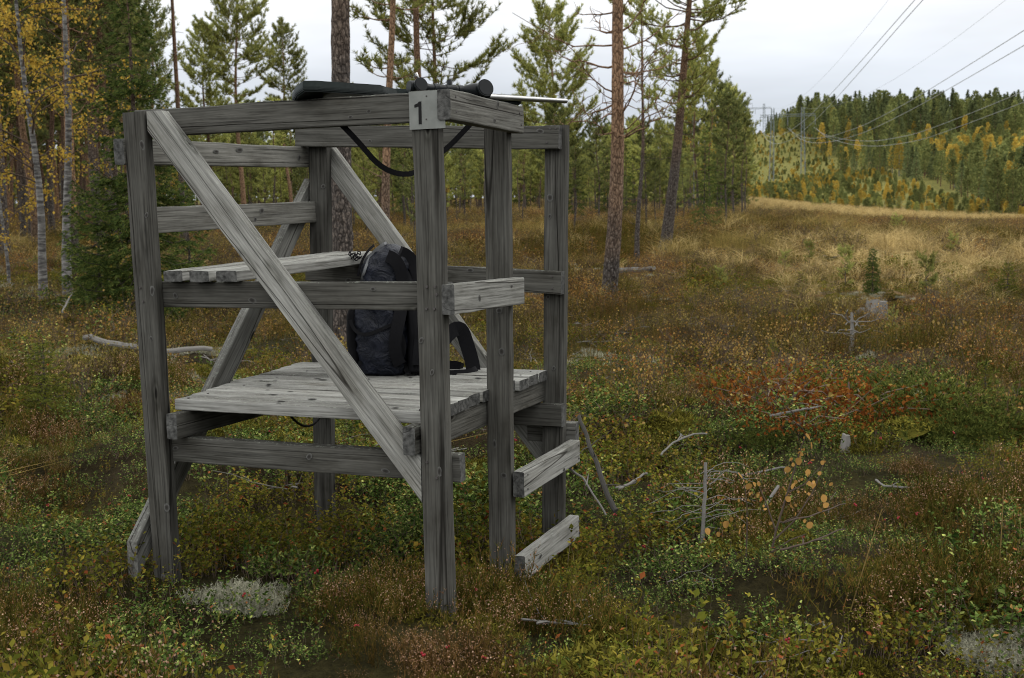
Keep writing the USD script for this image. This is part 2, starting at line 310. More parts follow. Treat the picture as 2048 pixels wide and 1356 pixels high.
# floor: joists and planks
beam("joist", (-1.082, -0.022, -0.6985), (-1.082, 1.2, -0.6985), 0.045, 0.094, wood=1)
beam("joist", (-0.1225, -0.028, -0.6985), (-0.1225, 1.2, -0.6985), 0.045, 0.094, wood=1)
for k in range(10):
    v0 = 0.048 + k * 0.1155
    jig = np.random.default_rng(40 + k).uniform(-1, 1, 4)
    beam("floor_plank", (-1.118 - 0.155 * v0 + 0.012 * jig[0], v0 + 0.0515 + 0.002 * jig[2], -0.630 + 0.002 * jig[3]), (-0.083 + 0.010 * jig[1], v0 + 0.0515 + 0.002 * jig[2], -0.630 + 0.002 * jig[3]), 0.040, 0.103 + 0.003 * jig[1], up=(0, 1, 0), wood=3)
for k, (ua, ub) in enumerate(((-1.105, -1.022), (-0.995, -0.913), (-0.885, -0.800))):
    beam("bench_plank", ((ua + ub) / 2, 0.002 + 0.004 * k, -0.158), ((ua + ub) / 2 + 0.004, 1.196 - 0.01 * k, -0.118), 0.038, ub - ua, up=(1, 0, 0), wood=3)
def box_mesh(lo, hi):
    lo, hi = np.array(lo, float), np.array(hi, float)
    return trimesh.creation.box(hi - lo, trimesh.transformations.translation_matrix((lo + hi) / 2))
def stand_part(name, mesh, m, smooth=False):
    v, f, n = meshkit.arrays(mesh)
    return obj(name, (v + [0, 0, CAMZ] - BASE, f), m, stand, smooth)
plate_m = box_mesh((-0.1005, -0.0075, 0.3145), (0.0255, -0.0045, 0.4345))
plate = stand_part("number_plate", plate_m, ZINC)
from shapely.geometry import Polygon
dg = trimesh.creation.extrude_polygon(Polygon([(-0.0565, 0.3305), (-0.0565, 0.4020), (-0.0650, 0.4020), (-0.0700, 0.3965), (-0.0815, 0.3925), (-0.0815, 0.3835), (-0.0672, 0.3865), (-0.0672, 0.3305)]), 0.0008, engine="earcut")
dv_ = np.array(dg.vertices); dv_ = np.stack([dv_[:, 0] - 0.004 * (0.40 - dv_[:, 1]) / 0.07 * 0 , -0.0076 - dv_[:, 2], dv_[:, 1]], -1)
tag(obj("number", (dv_ + [0, 0, CAMZ] - BASE, np.array(dg.faces)), BLACK, plate), "black number 1")
def cyl(p0, p1, r, n=10, r2=None):
    p0, p1 = np.array(p0, float), np.array(p1, float)
    return tube([p0, p1], [r, r if r2 is None else r2], n)
def tube(pts, rad, n=8, cap=True):
    """A closed tube through pts with the given radii."""
    p = np.asarray(pts, float); rad = np.broadcast_to(np.asarray(rad, float), (len(p),))
    t = np.gradient(p, axis=0); t /= np.linalg.norm(t, axis=1, keepdims=True) + 1e-12
    ref = np.array([0, 0, 1.0]) if abs(t[:, 2]).mean() < 0.9 else np.array([1.0, 0, 0])
    a = np.cross(t, ref); a /= np.linalg.norm(a, axis=1, keepdims=True) + 1e-12; b = np.cross(t, a)
    ang = np.arange(n) * 2 * np.pi / n
    v = (p[:, None] + rad[:, None, None] * (np.cos(ang)[None, :, None] * a[:, None] + np.sin(ang)[None, :, None] * b[:, None])).reshape(-1, 3)
    i, j = np.meshgrid(np.arange(len(p) - 1), np.arange(n), indexing="ij")
    A, B, C, D = i * n + j, i * n + (j + 1) % n, (i + 1) * n + (j + 1) % n, (i + 1) * n + j
    f = np.concatenate([np.stack([A, C, B], -1).reshape(-1, 3), np.stack([A, D, C], -1).reshape(-1, 3)])
    if cap:
        k = len(v); v = np.vstack([v, p[0], p[-1]]); jj = np.arange(n); e = (len(p) - 1) * n
        f = np.vstack([f, np.stack([np.full(n, k), jj, (jj + 1) % n], -1), np.stack([np.full(n, k + 1), e + (jj + 1) % n, e + jj], -1)])
    return v, f
def join(parts):
    vs, fs, n = [], [], 0
    for v, f in parts:
        vs.append(v); fs.append(np.asarray(f) + n); n += len(v)
    return np.vstack(vs), np.vstack(fs)
nails = []
for (x, z) in ((-0.026, -0.19), (-0.02, -0.215), (-0.055, -0.19), (-0.03, -0.262), (-0.058, -0.262), (-0.07, -0.77), (-0.035, -0.82)):
    nails.append(cyl((x, -0.0035, z), (x, 0.004, z), 0.0042, 8))
for (x, z) in ((-1.209, 0.39), (-1.207, 0.372), (-1.188, 0.36), (-1.2, 0.30), (-1.21, -0.2), (-1.2, -0.25)):
    nails.append(cyl((x, -0.0035, z), (x, 0.004, z), 0.0036, 8))
for (y, z) in ((0.03, 0.415), (0.032, 0.368), (0.585, 0.41), (0.600, 0.37)):
    nails.append(cyl((0.0405, y, z), (0.049, y, z), 0.0042, 8))
for z in (-0.93, -0.985, -1.26, -1.31):
    for y in (0.605, 1.206): nails.append(cyl((0.044, y, z), (0.0525, y, z), 0.0038, 8))
for (x, z) in ((-0.045, 0.40), (-0.06, 0.345), (-0.02, 0.40), (-0.045, -0.21), (-0.045, -0.26)):
    nails.append(cyl((x, vf - 0.026, z), (x, vf - 0.015, z), 0.004, 8))
for k in range(10):
    for x in (-1.08, -0.13):
        nails.append(cyl((x, 0.048 + k * 0.1155 + 0.03, -0.615), (x, 0.048 + k * 0.1155 + 0.03, -0.6075), 0.0042, 8))
for (x, z) in ((-0.04, 0.345), (-0.038, 0.418)):
    nails.append(cyl((x, -0.009, z), (x, -0.006, z), 0.0024, 8))
tag(stand_part("nails", join(nails), NAIL), "small dark nail heads", kind="stuff")
KNOT = mat("wood_knot", {"a": ("attribute", {"attribute": "tone"}), "r": ("rgb_ramp", {"ramp": [(0.0, (0.022, 0.021, 0.019)), (0.55, (0.035, 0.033, 0.030)), (0.8, (0.075, 0.074, 0.069)), (1.0, (0.085, 0.085, 0.08))]}), "p": ("principled_bsdf", {"roughness": 0.9, "specular_ior_level": 0.05})}, [("a.fac", "r.fac"), ("r.color", "p.base_color")])
CRACK = plain("wood_crack", (0.030, 0.029, 0.027), 0.95, spec=0.02)
def knot_patch(c, ax, up, a, b, g):
    """A small oval dished knot on a face: centre c, along ax and up."""
    ang = np.linspace(0, 2 * np.pi, 11)[:-1]; nr = np.cross(ax, up); V, F_ = [c + nr * 0.0012], []
    for q, k in ((0.55, 0.0013), (1.0, 0.0002)):
        for t_ in ang:
            w_ = q * (1 + 0.18 * math.sin(2 * t_ + a * 900) + 0.06 * g.normal()); V.append(c + ax * a * w_ * math.cos(t_) + up * b * w_ * math.sin(t_) + nr * k)
    for k in range(10):
        k2 = (k + 1) % 10; F_ += [[0, 1 + k, 1 + k2], [1 + k, 11 + k, 11 + k2], [1 + k, 11 + k2, 1 + k2]]
    return np.array(V), np.array(F_), np.r_[0.0, np.full(10, 0.62), np.full(10, 1.0)]
def crack_strip(c, ax, up, L, w, g):
    nr = np.cross(ax, up); x = np.linspace(-0.5, 0.5, 14); wob = gaussian_filter(g.normal(size=14), 2.0) * 0.004; ww = w * np.sin(np.linspace(0.05, 3.09, 14)) ** 0.6
    mid = c + ax * (L * x)[:, None] + up * wob[:, None] + nr * 0.0007
    V = np.stack([mid - up * ww[:, None], mid + up * ww[:, None]], 1).reshape(-1, 3); k = np.arange(13) * 2
    return V, np.concatenate([np.stack([k, k + 2, k + 3], -1), np.stack([k, k + 3, k + 1], -1)])
kv, kf, kt, cv, kn_ = [], [], [], [], 0
for bi, (p0_, X_, Y_, Z_, L_, w_, hh_, free_) in enumerate(FACES):
    g = np.random.default_rng(900 + bi)
    for side_ in ((-1, 1) if free_ else ()):
        for _k in range(int(L_ * 2.4 + g.random())):
            xx = g.uniform(0.05, 0.95) * L_; yy = g.uniform(-0.40, 0.40) * hh_; r_ = g.uniform(0.006, 0.0125)
            V, F_, tn = knot_patch(p0_ + X_ * xx + Z_ * yy + Y_ * side_ * (w_ / 2 + 0.0012), X_ * 1.0, Z_ * side_ * -1.0, r_ * g.uniform(1.0, 1.9), r_, g)
            kv.append(V); kf.append(F_ + kn_); kt.append(tn); kn_ += len(V)
        for _k in range(int(L_ * 1.3 + g.random())):
            lc = g.uniform(0.15, 0.5) * min(L_, 1.3); xx = g.uniform(lc / 2 + 0.02, max(L_ - lc / 2 - 0.02, lc / 2 + 0.03)); yy = g.uniform(-0.3, 0.3) * hh_
            cv.append(crack_strip(p0_ + X_ * xx + Z_ * yy + Y_ * side_ * (w_ / 2 + 0.0012), X_, Z_ * side_ * -1.0, lc, g.uniform(0.0005, 0.0013), g))
pk = obj("knots", (np.vstack(kv) - BASE, np.vstack(kf)), KNOT, stand); tag(pk, "dark knots in the grey timber", kind="stuff")
UsdGeom.PrimvarsAPI(UsdGeom.Mesh(pk)).CreatePrimvar("tone", T.FloatArray, "vertex").Set(Vt.FloatArray.FromNumpy(np.concatenate(kt).astype(np.float32)))
V, F_ = join(cv); tag(obj("cracks", (V - BASE, F_), CRACK, stand), "fine drying cracks along the timber", kind="stuff")
x_ = np.linspace(0, 1, 14)[:, None]
cordp = np.array([-0.86, 0.35, -0.655]) * (1 - x_) + np.array([-1.16, 1.18, -0.80]) * x_ + np.array([0, 0, -0.10]) * 4 * x_ * (1 - x_)
stand_part("cord", tube(cordp, 0.005, 6), BLACK)

# ------------------------------------------------------------------ plants: materials
def foliage(name, ramp, trans=0.3, patch=None, pscale=0.5, gloss=None, vary=0.35, gain=1.0):
    """Leaves: colour varies from leaf to leaf, from plant to plant and, with patch, over the land."""
    ramp = [(x, tuple(gain * c for c in q)) for x, q in ramp]
    nodes = {"g": ("geometry", {}), "at": ("attribute", {"attribute": "tone"}), "oi": ("object_info", {}), "r": ("rgb_ramp", {"ramp": ramp}),
             "n": ("noise_texture", {"scale": pscale, "detail": 3.0, "roughness": 0.6}),
             "v": ("map_range", {"from_min": 0.0, "from_max": 1.0, "to_min": 1.0 - vary, "to_max": 1.0 + vary}),
             "vm": ("mix_color", {"blend_type": "multiply", "fac": 1.0, "use_clamp": False}), "vc": ("combine_color", {})}
    links = [("at.fac", "r.fac"), ("oi.random", "v.value"), ("v.result", "vc.r"), ("v.result", "vc.g"), ("v.result", "vc.b"), ("vc.color", "vm.b")]
    if gloss: nodes["d"] = ("principled_bsdf", {"roughness": gloss, "specular_ior_level": 0.16}); links.append(("vm.result", "d.base_color"))
    else: nodes["d"] = ("diffuse_bsdf", {}); links.append(("vm.result", "d.color"))
    if trans:
        nodes |= {"t": ("translucent_bsdf", {}), "m": ("mix_closure", {"fac": trans})}
        links += [("vm.result", "t.color"), ("d.BSDF", "m.closure1"), ("t.BSDF", "m.closure2")]
    if patch:
        patch = (patch[0], [(x, tuple(gain * c for c in q)) for x, q in patch[1]])
        nodes |= {"pr": ("rgb_ramp", {"ramp": patch[1]}), "pf": ("rgb_ramp", {"ramp": [(patch[0] - 0.07, (0, 0, 0)), (patch[0] + 0.07, (1, 1, 1))]}), "pm": ("mix_color", {})}
        links += [("g.position", "n.vector"), ("n.fac", "pf.fac"), ("pf.color", "pm.fac"), ("at.fac", "pr.fac"), ("r.color", "pm.a"), ("pr.color", "pm.b"), ("pm.result", "vm.a")]
    else:
        links += [("r.color", "vm.a")]
    return mat(name, nodes, links, "m.closure" if trans else "d.BSDF")
def bark(name, low, high, z0, z1, fleck, vs=(26.0, 26.0, 9.0)):
    return mat(name, {
        "g": ("geometry", {}), "s": ("separate_xyz", {}), "m": ("mapping", {"scale": vs}),
        "nd": ("noise_texture", {"scale": 9.0, "detail": 3.0}), "vd": ("mix_color", {"blend_type": "linear_light", "fac": 0.55, "use_clamp": False}), "v": ("voronoi_texture", {"scale": 1.0, "feature": "distance_to_edge"}),
        "n": ("noise_texture", {"scale": 24.0, "detail": 5.0, "roughness": 0.7}), "n2": ("noise_texture", {"scale": 1.3, "detail": 3.0}),
        "zz": ("math", {"math_type": "multiply_add", "value2": 2.4}), "zm": ("map_range", {"from_min": z0 + 1.2, "from_max": z1 + 1.2, "clamp": True}),
        "lo": ("rgb_ramp", {"ramp": [(0.25, tuple(0.35 * c for c in low)), (0.5, low), (0.72, fleck)]}),
        "hi": ("rgb_ramp", {"ramp": [(0.25, tuple(0.45 * c for c in high)), (0.5, high), (0.75, tuple(1.35 * c for c in high))]}),
        "x": ("mix_color", {}), "cr": ("rgb_ramp", {"ramp": [(0.0, (0.22, 0.2, 0.19)), (0.16, (1, 1, 1))]}), "x2": ("mix_color", {"blend_type": "multiply", "fac": 1.0, "use_clamp": False}),
        "h": ("math", {"math_type": "multiply_add", "value2": 0.5}), "b": ("bump", {"strength": 0.9, "distance": 0.03}),
        "p": ("principled_bsdf", {"roughness": 0.9, "specular_ior_level": 0.15})},
        [("g.position", "s.vector"), ("g.position", "m.vector"), ("g.position", "nd.vector"), ("m.vector", "vd.a"), ("nd.color", "vd.b"), ("vd.result", "v.vector"), ("g.position", "n.vector"), ("g.position", "n2.vector"),
         ("n2.fac", "zz.value1"), ("s.z", "zz.value3"), ("zz.value", "zm.value"), ("n.fac", "lo.fac"), ("n.fac", "hi.fac"), ("zm.result", "x.fac"), ("lo.color", "x.a"), ("hi.color", "x.b"),
         ("v.distance", "cr.fac"), ("x.result", "x2.a"), ("cr.color", "x2.b"), ("x2.result", "p.base_color"), ("n.fac", "h.value1"), ("v.distance", "h.value3"), ("h.value", "b.height"), ("b.normal", "p.normal")])
PINE_BARK = bark("pine_bark", (0.058, 0.048, 0.041), (0.25, 0.155, 0.092), 1.0, 2.6, (0.15, 0.14, 0.125))
OLD_BARK = bark("old_pine_bark", (0.066, 0.056, 0.049), (0.20, 0.130, 0.080), 2.6, 6.0, (0.22, 0.18, 0.15))
THIN_BARK = bark("young_pine_bark", (0.080, 0.066, 0.056), (0.16, 0.095, 0.058), 2.5, 5.0, (0.16, 0.15, 0.13), (30.0, 30.0, 12.0))
BIRCH_BARK = mat("birch_bark", {
    "g": ("geometry", {}), "m": ("mapping", {"scale": (5.0, 5.0, 26.0)}), "n": ("noise_texture", {"scale": 1.0, "detail": 4.0, "roughness": 0.6}),
    "r": ("rgb_ramp", {"ramp": [(0.40, (0.022, 0.020, 0.018)), (0.52, (0.085, 0.081, 0.075)), (0.72, (0.23, 0.225, 0.21))]}), "p": ("principled_bsdf", {"roughness": 0.8})},
    [("g.position", "m.vector"), ("m.vector", "n.vector"), ("n.fac", "r.fac"), ("r.color", "p.base_color")])
GREY_TWIG = plain("dead_grey_wood", (0.145, 0.138, 0.126), 0.9, spec=0.08, bump=0.6, bscale=70)
DARK_TWIG = plain("dark_twig", (0.070, 0.052, 0.040), 0.9, spec=0.1)
BROWN_TWIG = plain("brown_twig", (0.11, 0.075, 0.055), 0.85)
NEEDLE = foliage("pine_needles", [(0.0, (0.075, 0.090, 0.030)), (0.5, (0.150, 0.162, 0.045)), (1.0, (0.245, 0.230, 0.065))], 0.35, gain=1.6)
NEEDLE_D = foliage("dark_pine_needles", [(0.0, (0.050, 0.062, 0.026)), (0.6, (0.095, 0.108, 0.036)), (1.0, (0.165, 0.160, 0.050))], 0.3, gain=1.45)
SPRUCE = foliage("spruce_needles", [(0.0, (0.018, 0.030, 0.010)), (0.5, (0.036, 0.052, 0.014)), (1.0, (0.080, 0.090, 0.022))], 0.2, gain=1.6)
SPRUCE_Y = foliage("young_spruce_needles", [(0.0, (0.055, 0.070, 0.014)), (0.5, (0.110, 0.125, 0.022)), (1.0, (0.19, 0.18, 0.035))], 0.25)
BIRCH_L = foliage("birch_leaves", [(0.0, (0.15, 0.105, 0.022)), (0.5, (0.31, 0.200, 0.032)), (0.85, (0.41, 0.275, 0.050)), (1.0, (0.20, 0.20, 0.05))], 0.4)
FAR_BIRCH = foliage("far_birch_leaves", [(0.0, (0.24, 0.165, 0.035)), (0.6, (0.36, 0.245, 0.045)), (1.0, (0.28, 0.25, 0.06))], 0.35, vary=0.35, gain=1.12)
FAR_PINE = foliage("far_pine_needles", [(0.0, (0.080, 0.100, 0.036)), (1.0, (0.190, 0.195, 0.065))], 0.25, vary=0.45, gain=1.02)
FAR_SPRUCE = foliage("far_spruce_needles", [(0.0, (0.050, 0.066, 0.030)), (1.0, (0.130, 0.145, 0.060))], 0.2, gain=1.1)

# ------------------------------------------------------------------ plants: shapes
def unit(v): return v / (np.linalg.norm(v, axis=-1, keepdims=True) + 1e-9)
def blades(o, d, L, w, g):
    """One thin triangle from each o along d (length L, half width w)."""
    n = len(o); side = unit(np.cross(d, g.normal(size=(n, 3)))) * np.reshape(w, (-1, 1))
    v = np.stack([o - side, o + side, o + d * np.reshape(L, (-1, 1))], 1).reshape(-1, 3)
    return v, np.arange(3 * n).reshape(-1, 3)
def tufts(o, d, K, L, w, g, spread=0.9):
    """K blades fanning from each tuft."""
    o2, d2 = np.repeat(o, K, 0), np.repeat(d, K, 0)
    dd = unit(d2 + spread * unit(g.normal(size=d2.shape)))
    return blades(o2 + d2 * g.uniform(-0.3, 0.3, (len(o2), 1)) * L, dd, L * g.uniform(0.6, 1.1, len(o2)), w, g)
def leafs(o, d, nrm, L, W):
    """Diamond leaves of two triangles, slightly folded."""
    n = len(o); d = unit(d); s = unit(np.cross(d, nrm)); up = np.cross(s, d)
    L, W = np.reshape(np.broadcast_to(L, (n,)), (-1, 1)), np.reshape(np.broadcast_to(W, (n,)), (-1, 1))
    v = np.stack([o, o + d * L * 0.5 + s * W * 0.5 + up * W * 0.12, o + d * L, o + d * L * 0.5 - s * W * 0.5 + up * W * 0.12], 1).reshape(-1, 3)
    i = np.arange(n)[:, None] * 4
    return v, np.concatenate([i + [0, 1, 2], i + [0, 2, 3]], 1).reshape(-1, 3)

def trunk_line(H, lean, wob, g, n=14):
    z = np.linspace(0, 1, n) ** 0.9
    ph = g.uniform(0, 6.28, 4)
    x = lean[0] * z ** 1.1 + wob * H * 0.01 * (np.sin(z * 5 + ph[0]) - math.sin(ph[0]) + 0.5 * np.sin(z * 11 + ph[1]) - 0.5 * math.sin(ph[1]))
    y = lean[1] * z ** 1.1 + wob * H * 0.01 * (np.sin(z * 4.3 + ph[2]) - math.sin(ph[2]) + 0.5 * np.sin(z * 12 + ph[3]) - 0.5 * math.sin(ph[3]))
    return np.stack([x, y, z * H], -1)
def at_line(line, z):
    return np.stack([np.interp(z, line[:, 2], line[:, 0]), np.interp(z, line[:, 2], line[:, 1]), np.asarray(z, float)], -1)
def make_trunk(line, r0, sides, flare=1.25, tip=0.08, relief=0.0, seed=0):
    if relief:
        zz = np.linspace(0, line[-1, 2], max(len(line), int(line[-1, 2] / 0.07)))
        line = at_line(line, zz)
    z = line[:, 2] / line[-1, 2]
    r = r0 * (1 - (1 - tip) * z ** 0.95) * (1 + (flare - 1) * np.exp(-line[:, 2] / 0.25))
    L2 = line.copy(); L2[0, 2] -= 0.25
    v, f = tube(L2, r, sides)
    if relief:
        m = len(line) * sides
        c = np.repeat(line, sides, 0); out = unit(v[:m] - c)
        q = np.stack([np.arctan2(out[:, 1], out[:, 0]) * 4.2, np.zeros(m) + seed, c[:, 2] * 5.0], -1)
        v[:m] += out * ((meshkit.fbm(q, 3, seed) - 0.5) * relief * (1 - 0.7 * np.repeat(z, sides)))[:, None]
    return v, f

def pine(seed, H, r0, cb, R, whorl=0.36, tuft=0.115, K=15, w=0.0085, lean=(0, 0), wob=1.0, sides=8, dens=1.0, dead=0, dead_from=0.25, relief=0.0, drop=0.0, long_dead=False, topcut=1.0):
    """A Scots pine: (trunk, limbs, needles). cb: crown base in metres, R: crown radius."""
    g = np.random.default_rng(seed)
    line = trunk_line(H, lean, wob, g)
    trunk = make_trunk(line, r0, sides, relief=relief, seed=seed)
    rad = lambda z: r0 * (1 - 0.92 * (z / H) ** 0.95)
    limbs, to, td = [], [], []
    z = cb
    while z < H - 0.1:
        u = (z - cb) / (H - cb)
        prof = (0.45 + 0.75 * min(1, u / 0.35)) * (1 - u) ** 0.48 + 0.06
        if u < 0.35: prof *= g.uniform(0.55, 1.0)
        nb = g.integers(3, 6)
        az0 = g.uniform(0, 6.28)
        for k in range(nb):
            if g.random() > 0.93 * dens: continue
            az = az0 + k * 6.28 / nb + g.normal() * 0.35
            Lb = R * prof * g.uniform(0.55, 1.15)
            if Lb < 0.10: continue
            el = math.radians(2 + 36 * u + g.normal() * 11) - drop
            c = at_line(line, z + g.normal() * 0.05)
            h = np.array([math.cos(az), math.sin(az), 0.0])
            x = np.linspace(0, 1, 5)[:, None]
            bend = g.normal() * 0.10 * Lb * np.array([-h[1], h[0], 0])
            pts = c + h * Lb * math.cos(el) * x + np.array([0, 0, 1]) * Lb * (math.sin(el) * x + 0.22 * x ** 2.2 - 0.10 * np.sin(x * 3.14)) + bend * np.sin(x * 3.14)
            rb = max(0.006, min(0.30 * rad(z), 0.017 * Lb + 0.004))
            limbs.append(tube(pts, rb * np.linspace(1, 0.3, 5), 4, cap=False))
            ns = max(4, int(Lb * 11))
            for q in range(ns):
                xs = g.uniform(0.32, 1.0)
                b0 = np.array([np.interp(xs, x[:, 0], pts[:, i]) for i in range(3)])
                dirb = unit(pts[min(4, int(xs * 4) + 1)] - pts[int(min(xs, 0.999) * 4)])
                sd = unit(dirb + np.array([-h[1], h[0], 0]) * g.choice([-1, 1]) * g.uniform(0.4, 1.1) + np.array([0, 0, g.uniform(0.0, 0.75)]))
                Ls = Lb * g.uniform(0.14, 0.34) * (1.25 - xs * 0.6) + 0.06
                if q % 2 == 0 and Ls > 0.12: limbs.append(tube(np.array([b0, b0 + sd * Ls]), [rb * 0.35, rb * 0.2], 3, cap=False))
                nt = max(2, int(Ls / (tuft * 0.75)))
                for s_ in np.linspace(0.35, 1.0, nt):
                    to.append(b0 + sd * Ls * s_ + g.normal(size=3) * 0.012); td.append(unit(sd + np.array([0, 0, 0.45])))
        z += whorl * g.uniform(0.7, 1.2) * (1.0 - 0.45 * u)
    top = at_line(line, H)
    for s_ in (0.0, -0.1, -0.2): to.append(top + [0, 0, s_]); td.append(np.array([0, 0, 1.0]))
    for k in range(dead):                                       # bare dead branches under the crown
        zd = g.uniform(dead_from * cb, cb * 1.05); az = g.uniform(0, 6.28); h = np.array([math.cos(az), math.sin(az), 0])
        Ld = g.uniform(0.35, 1.0) * (R * 0.95 if long_dead else R * 0.55)
        x = np.linspace(0, 1, 8)[:, None]; sdv = np.array([-h[1], h[0], 0])
        pts = at_line(line, zd) + h * Ld * x + np.array([0, 0, 1]) * Ld * (g.uniform(-0.5, 0.3) * x + 0.5 * x ** 2) + (np.cumsum(g.normal(size=(8, 3)) * 0.05, 0) * Ld * x ** 0.5)
        rb = g.uniform(0.006, 0.013) * (1.5 if long_dead else 1)
        limbs.append(tube(pts, rb * np.linspace(1, 0.25, 8), 4, cap=False))
        for q in range(7 if long_dead else 3):
            i = g.integers(2, 7); dv = unit(unit(pts[i + 1 if i < 7 else 7] - pts[i - 1]) + sdv * g.normal() * 0.9 + np.array([0, 0, g.normal() * 0.6]))
            l2 = Ld * g.uniform(0.12, 0.4); xx = np.linspace(0, 1, 4)[:, None]
            p2 = pts[i] + dv * l2 * xx + np.cumsum(g.normal(size=(4, 3)) * 0.06, 0) * l2
            p2[0] = pts[i]
            limbs.append(tube(p2, rb * 0.45 * np.linspace(1, 0.4, 4), 3, cap=False))
    to, td = np.array(to), np.array(td)
    nd = tufts(to, td, K, tuft, w, g)
    return trunk, join(limbs), nd

def spruce(seed, H, r0, R, step=0.16, tw=0.05, K=5, w=0.010, bottom=0.15, sides=7):
    g = np.random.default_rng(seed)
    line = trunk_line(H, (0, 0), 0.3, g)
    trunk = make_trunk(line, r0, sides)
    limbs, o, d = [], [], []
    z = bottom
    while z < H - 0.05:
        u = z / H
        Lw = R * (1 - u) ** 0.8 * (0.75 + 0.25 * min(1, u / 0.15)) + 0.04
        nb = g.integers(4, 7); a0 = g.uniform(0, 6.28)
        for k in range(nb):
            az = a0 + k * 6.28 / nb + g.normal() * 0.25; h = np.array([math.cos(az), math.sin(az), 0.0])
            Lb = Lw * g.uniform(0.55, 1.15); x = np.linspace(0, 1, 5)[:, None]
            pts = at_line(line, z) + h * Lb * x + np.array([0, 0, 1]) * Lb * (-0.55 * (1 - 0.8 * u) * np.sin(x * 2.1) + (0.22 + 0.6 * u) * x ** 2)
            limbs.append(tube(pts, 0.010 * (Lb + 0.3) * np.linspace(1, 0.25, 5), 3, cap=False))
            nt = max(3, int(Lb / tw * 1.3)); xs = g.uniform(0.12, 1.0, nt)
            b0 = np.stack([np.interp(xs, x[:, 0], pts[:, i]) for i in range(3)], -1)
            side = np.array([-h[1], h[0], 0.0]) * g.choice([-1, 1], nt)[:, None]
            dv = unit(h * 0.7 + side * g.uniform(0.2, 1.0, (nt, 1)) + np.array([0, 0, -0.30]) * g.uniform(0.2, 1.6, (nt, 1)))
            ll = Lb * 0.32 * (1.15 - xs) + tw
            m = np.maximum(1, (ll / tw).astype(int))
            for i in range(nt):
                for s_ in np.linspace(0.15, 1.0, m[i]): o.append(b0[i] + dv[i] * ll[i] * s_); d.append(dv[i])
        z += step * g.uniform(0.7, 1.3)
    o.append(at_line(line, H - 0.03)); d.append(np.array([0, 0, 1.0]))
    return trunk, join(limbs), tufts(np.array(o), np.array(d), K, tw * 1.5, w, g, 0.7)

def birch(seed, H, r0, cb, R, nb=26, leaves=2600, leaf=0.042, lean=(0, 0), sides=8, wob=0.6, twigs=5, cluster=1):
    g = np.random.default_rng(seed)
    line = trunk_line(H, lean, wob, g)
    trunk = make_trunk(line, r0, sides)
    limbs, ends = [], []
    for k in range(nb):
        u = (k + g.random()) / nb; z = cb + (H - cb) * u
        az = g.uniform(0, 6.28); h = np.array([math.cos(az), math.sin(az), 0.0])
        Lb = R * (0.55 + 0.6 * min(1, u / 0.3)) * (1 - u) ** 0.55 * g.uniform(0.6, 1.2) + 0.1
        x = np.linspace(0, 1, 6)[:, None]
        pts = at_line(line, z) + h * Lb * x + np.array([0, 0, 1]) * Lb * (0.85 * x - 0.55 * x ** 2.2) + np.cumsum(g.normal(size=(6, 3)) * 0.035, 0) * Lb
        pts[0] = at_line(line, z)
        rb = 0.009 * Lb + 0.003
        limbs.append(tube(pts, rb * np.linspace(1, 0.25, 6), 4, cap=False))
        for q in range(twigs):
            i = g.integers(1, 6); dv = unit(h * 0.6 + g.normal(size=3) * 0.7 + np.array([0, 0, -0.1])); l2 = Lb * g.uniform(0.2, 0.45); xx = np.linspace(0, 1, 4)[:, None]
            p2 = pts[i] + dv * l2 * xx + np.array([0, 0, -0.35]) * l2 * xx ** 2
            limbs.append(tube(p2, [0.0035, 0.003, 0.002, 0.0015], 3, cap=False)); ends.append(p2)
        ends.append(pts[2:])
    segs = [(p[i], p[i + 1]) for p in ends for i in range(len(p) - 1)]
    A, B = np.array([s[0] for s in segs]), np.array([s[1] for s in segs])
    pick = g.integers(0, len(A), leaves); x = g.random((leaves, 1))
    o = A[pick] * (1 - x) + B[pick] * x + g.normal(size=(leaves, 3)) * leaf * 0.9
    dv = unit(g.normal(size=(leaves, 3)) + [0, 0, -0.8]); nr = unit(g.normal(size=(leaves, 3)) + [0, 0, 0.6])
    sz = leaf * g.uniform(0.65, 1.2, leaves)
    return trunk, join(limbs), leafs(o, dv, nr, sz, sz * 0.8)

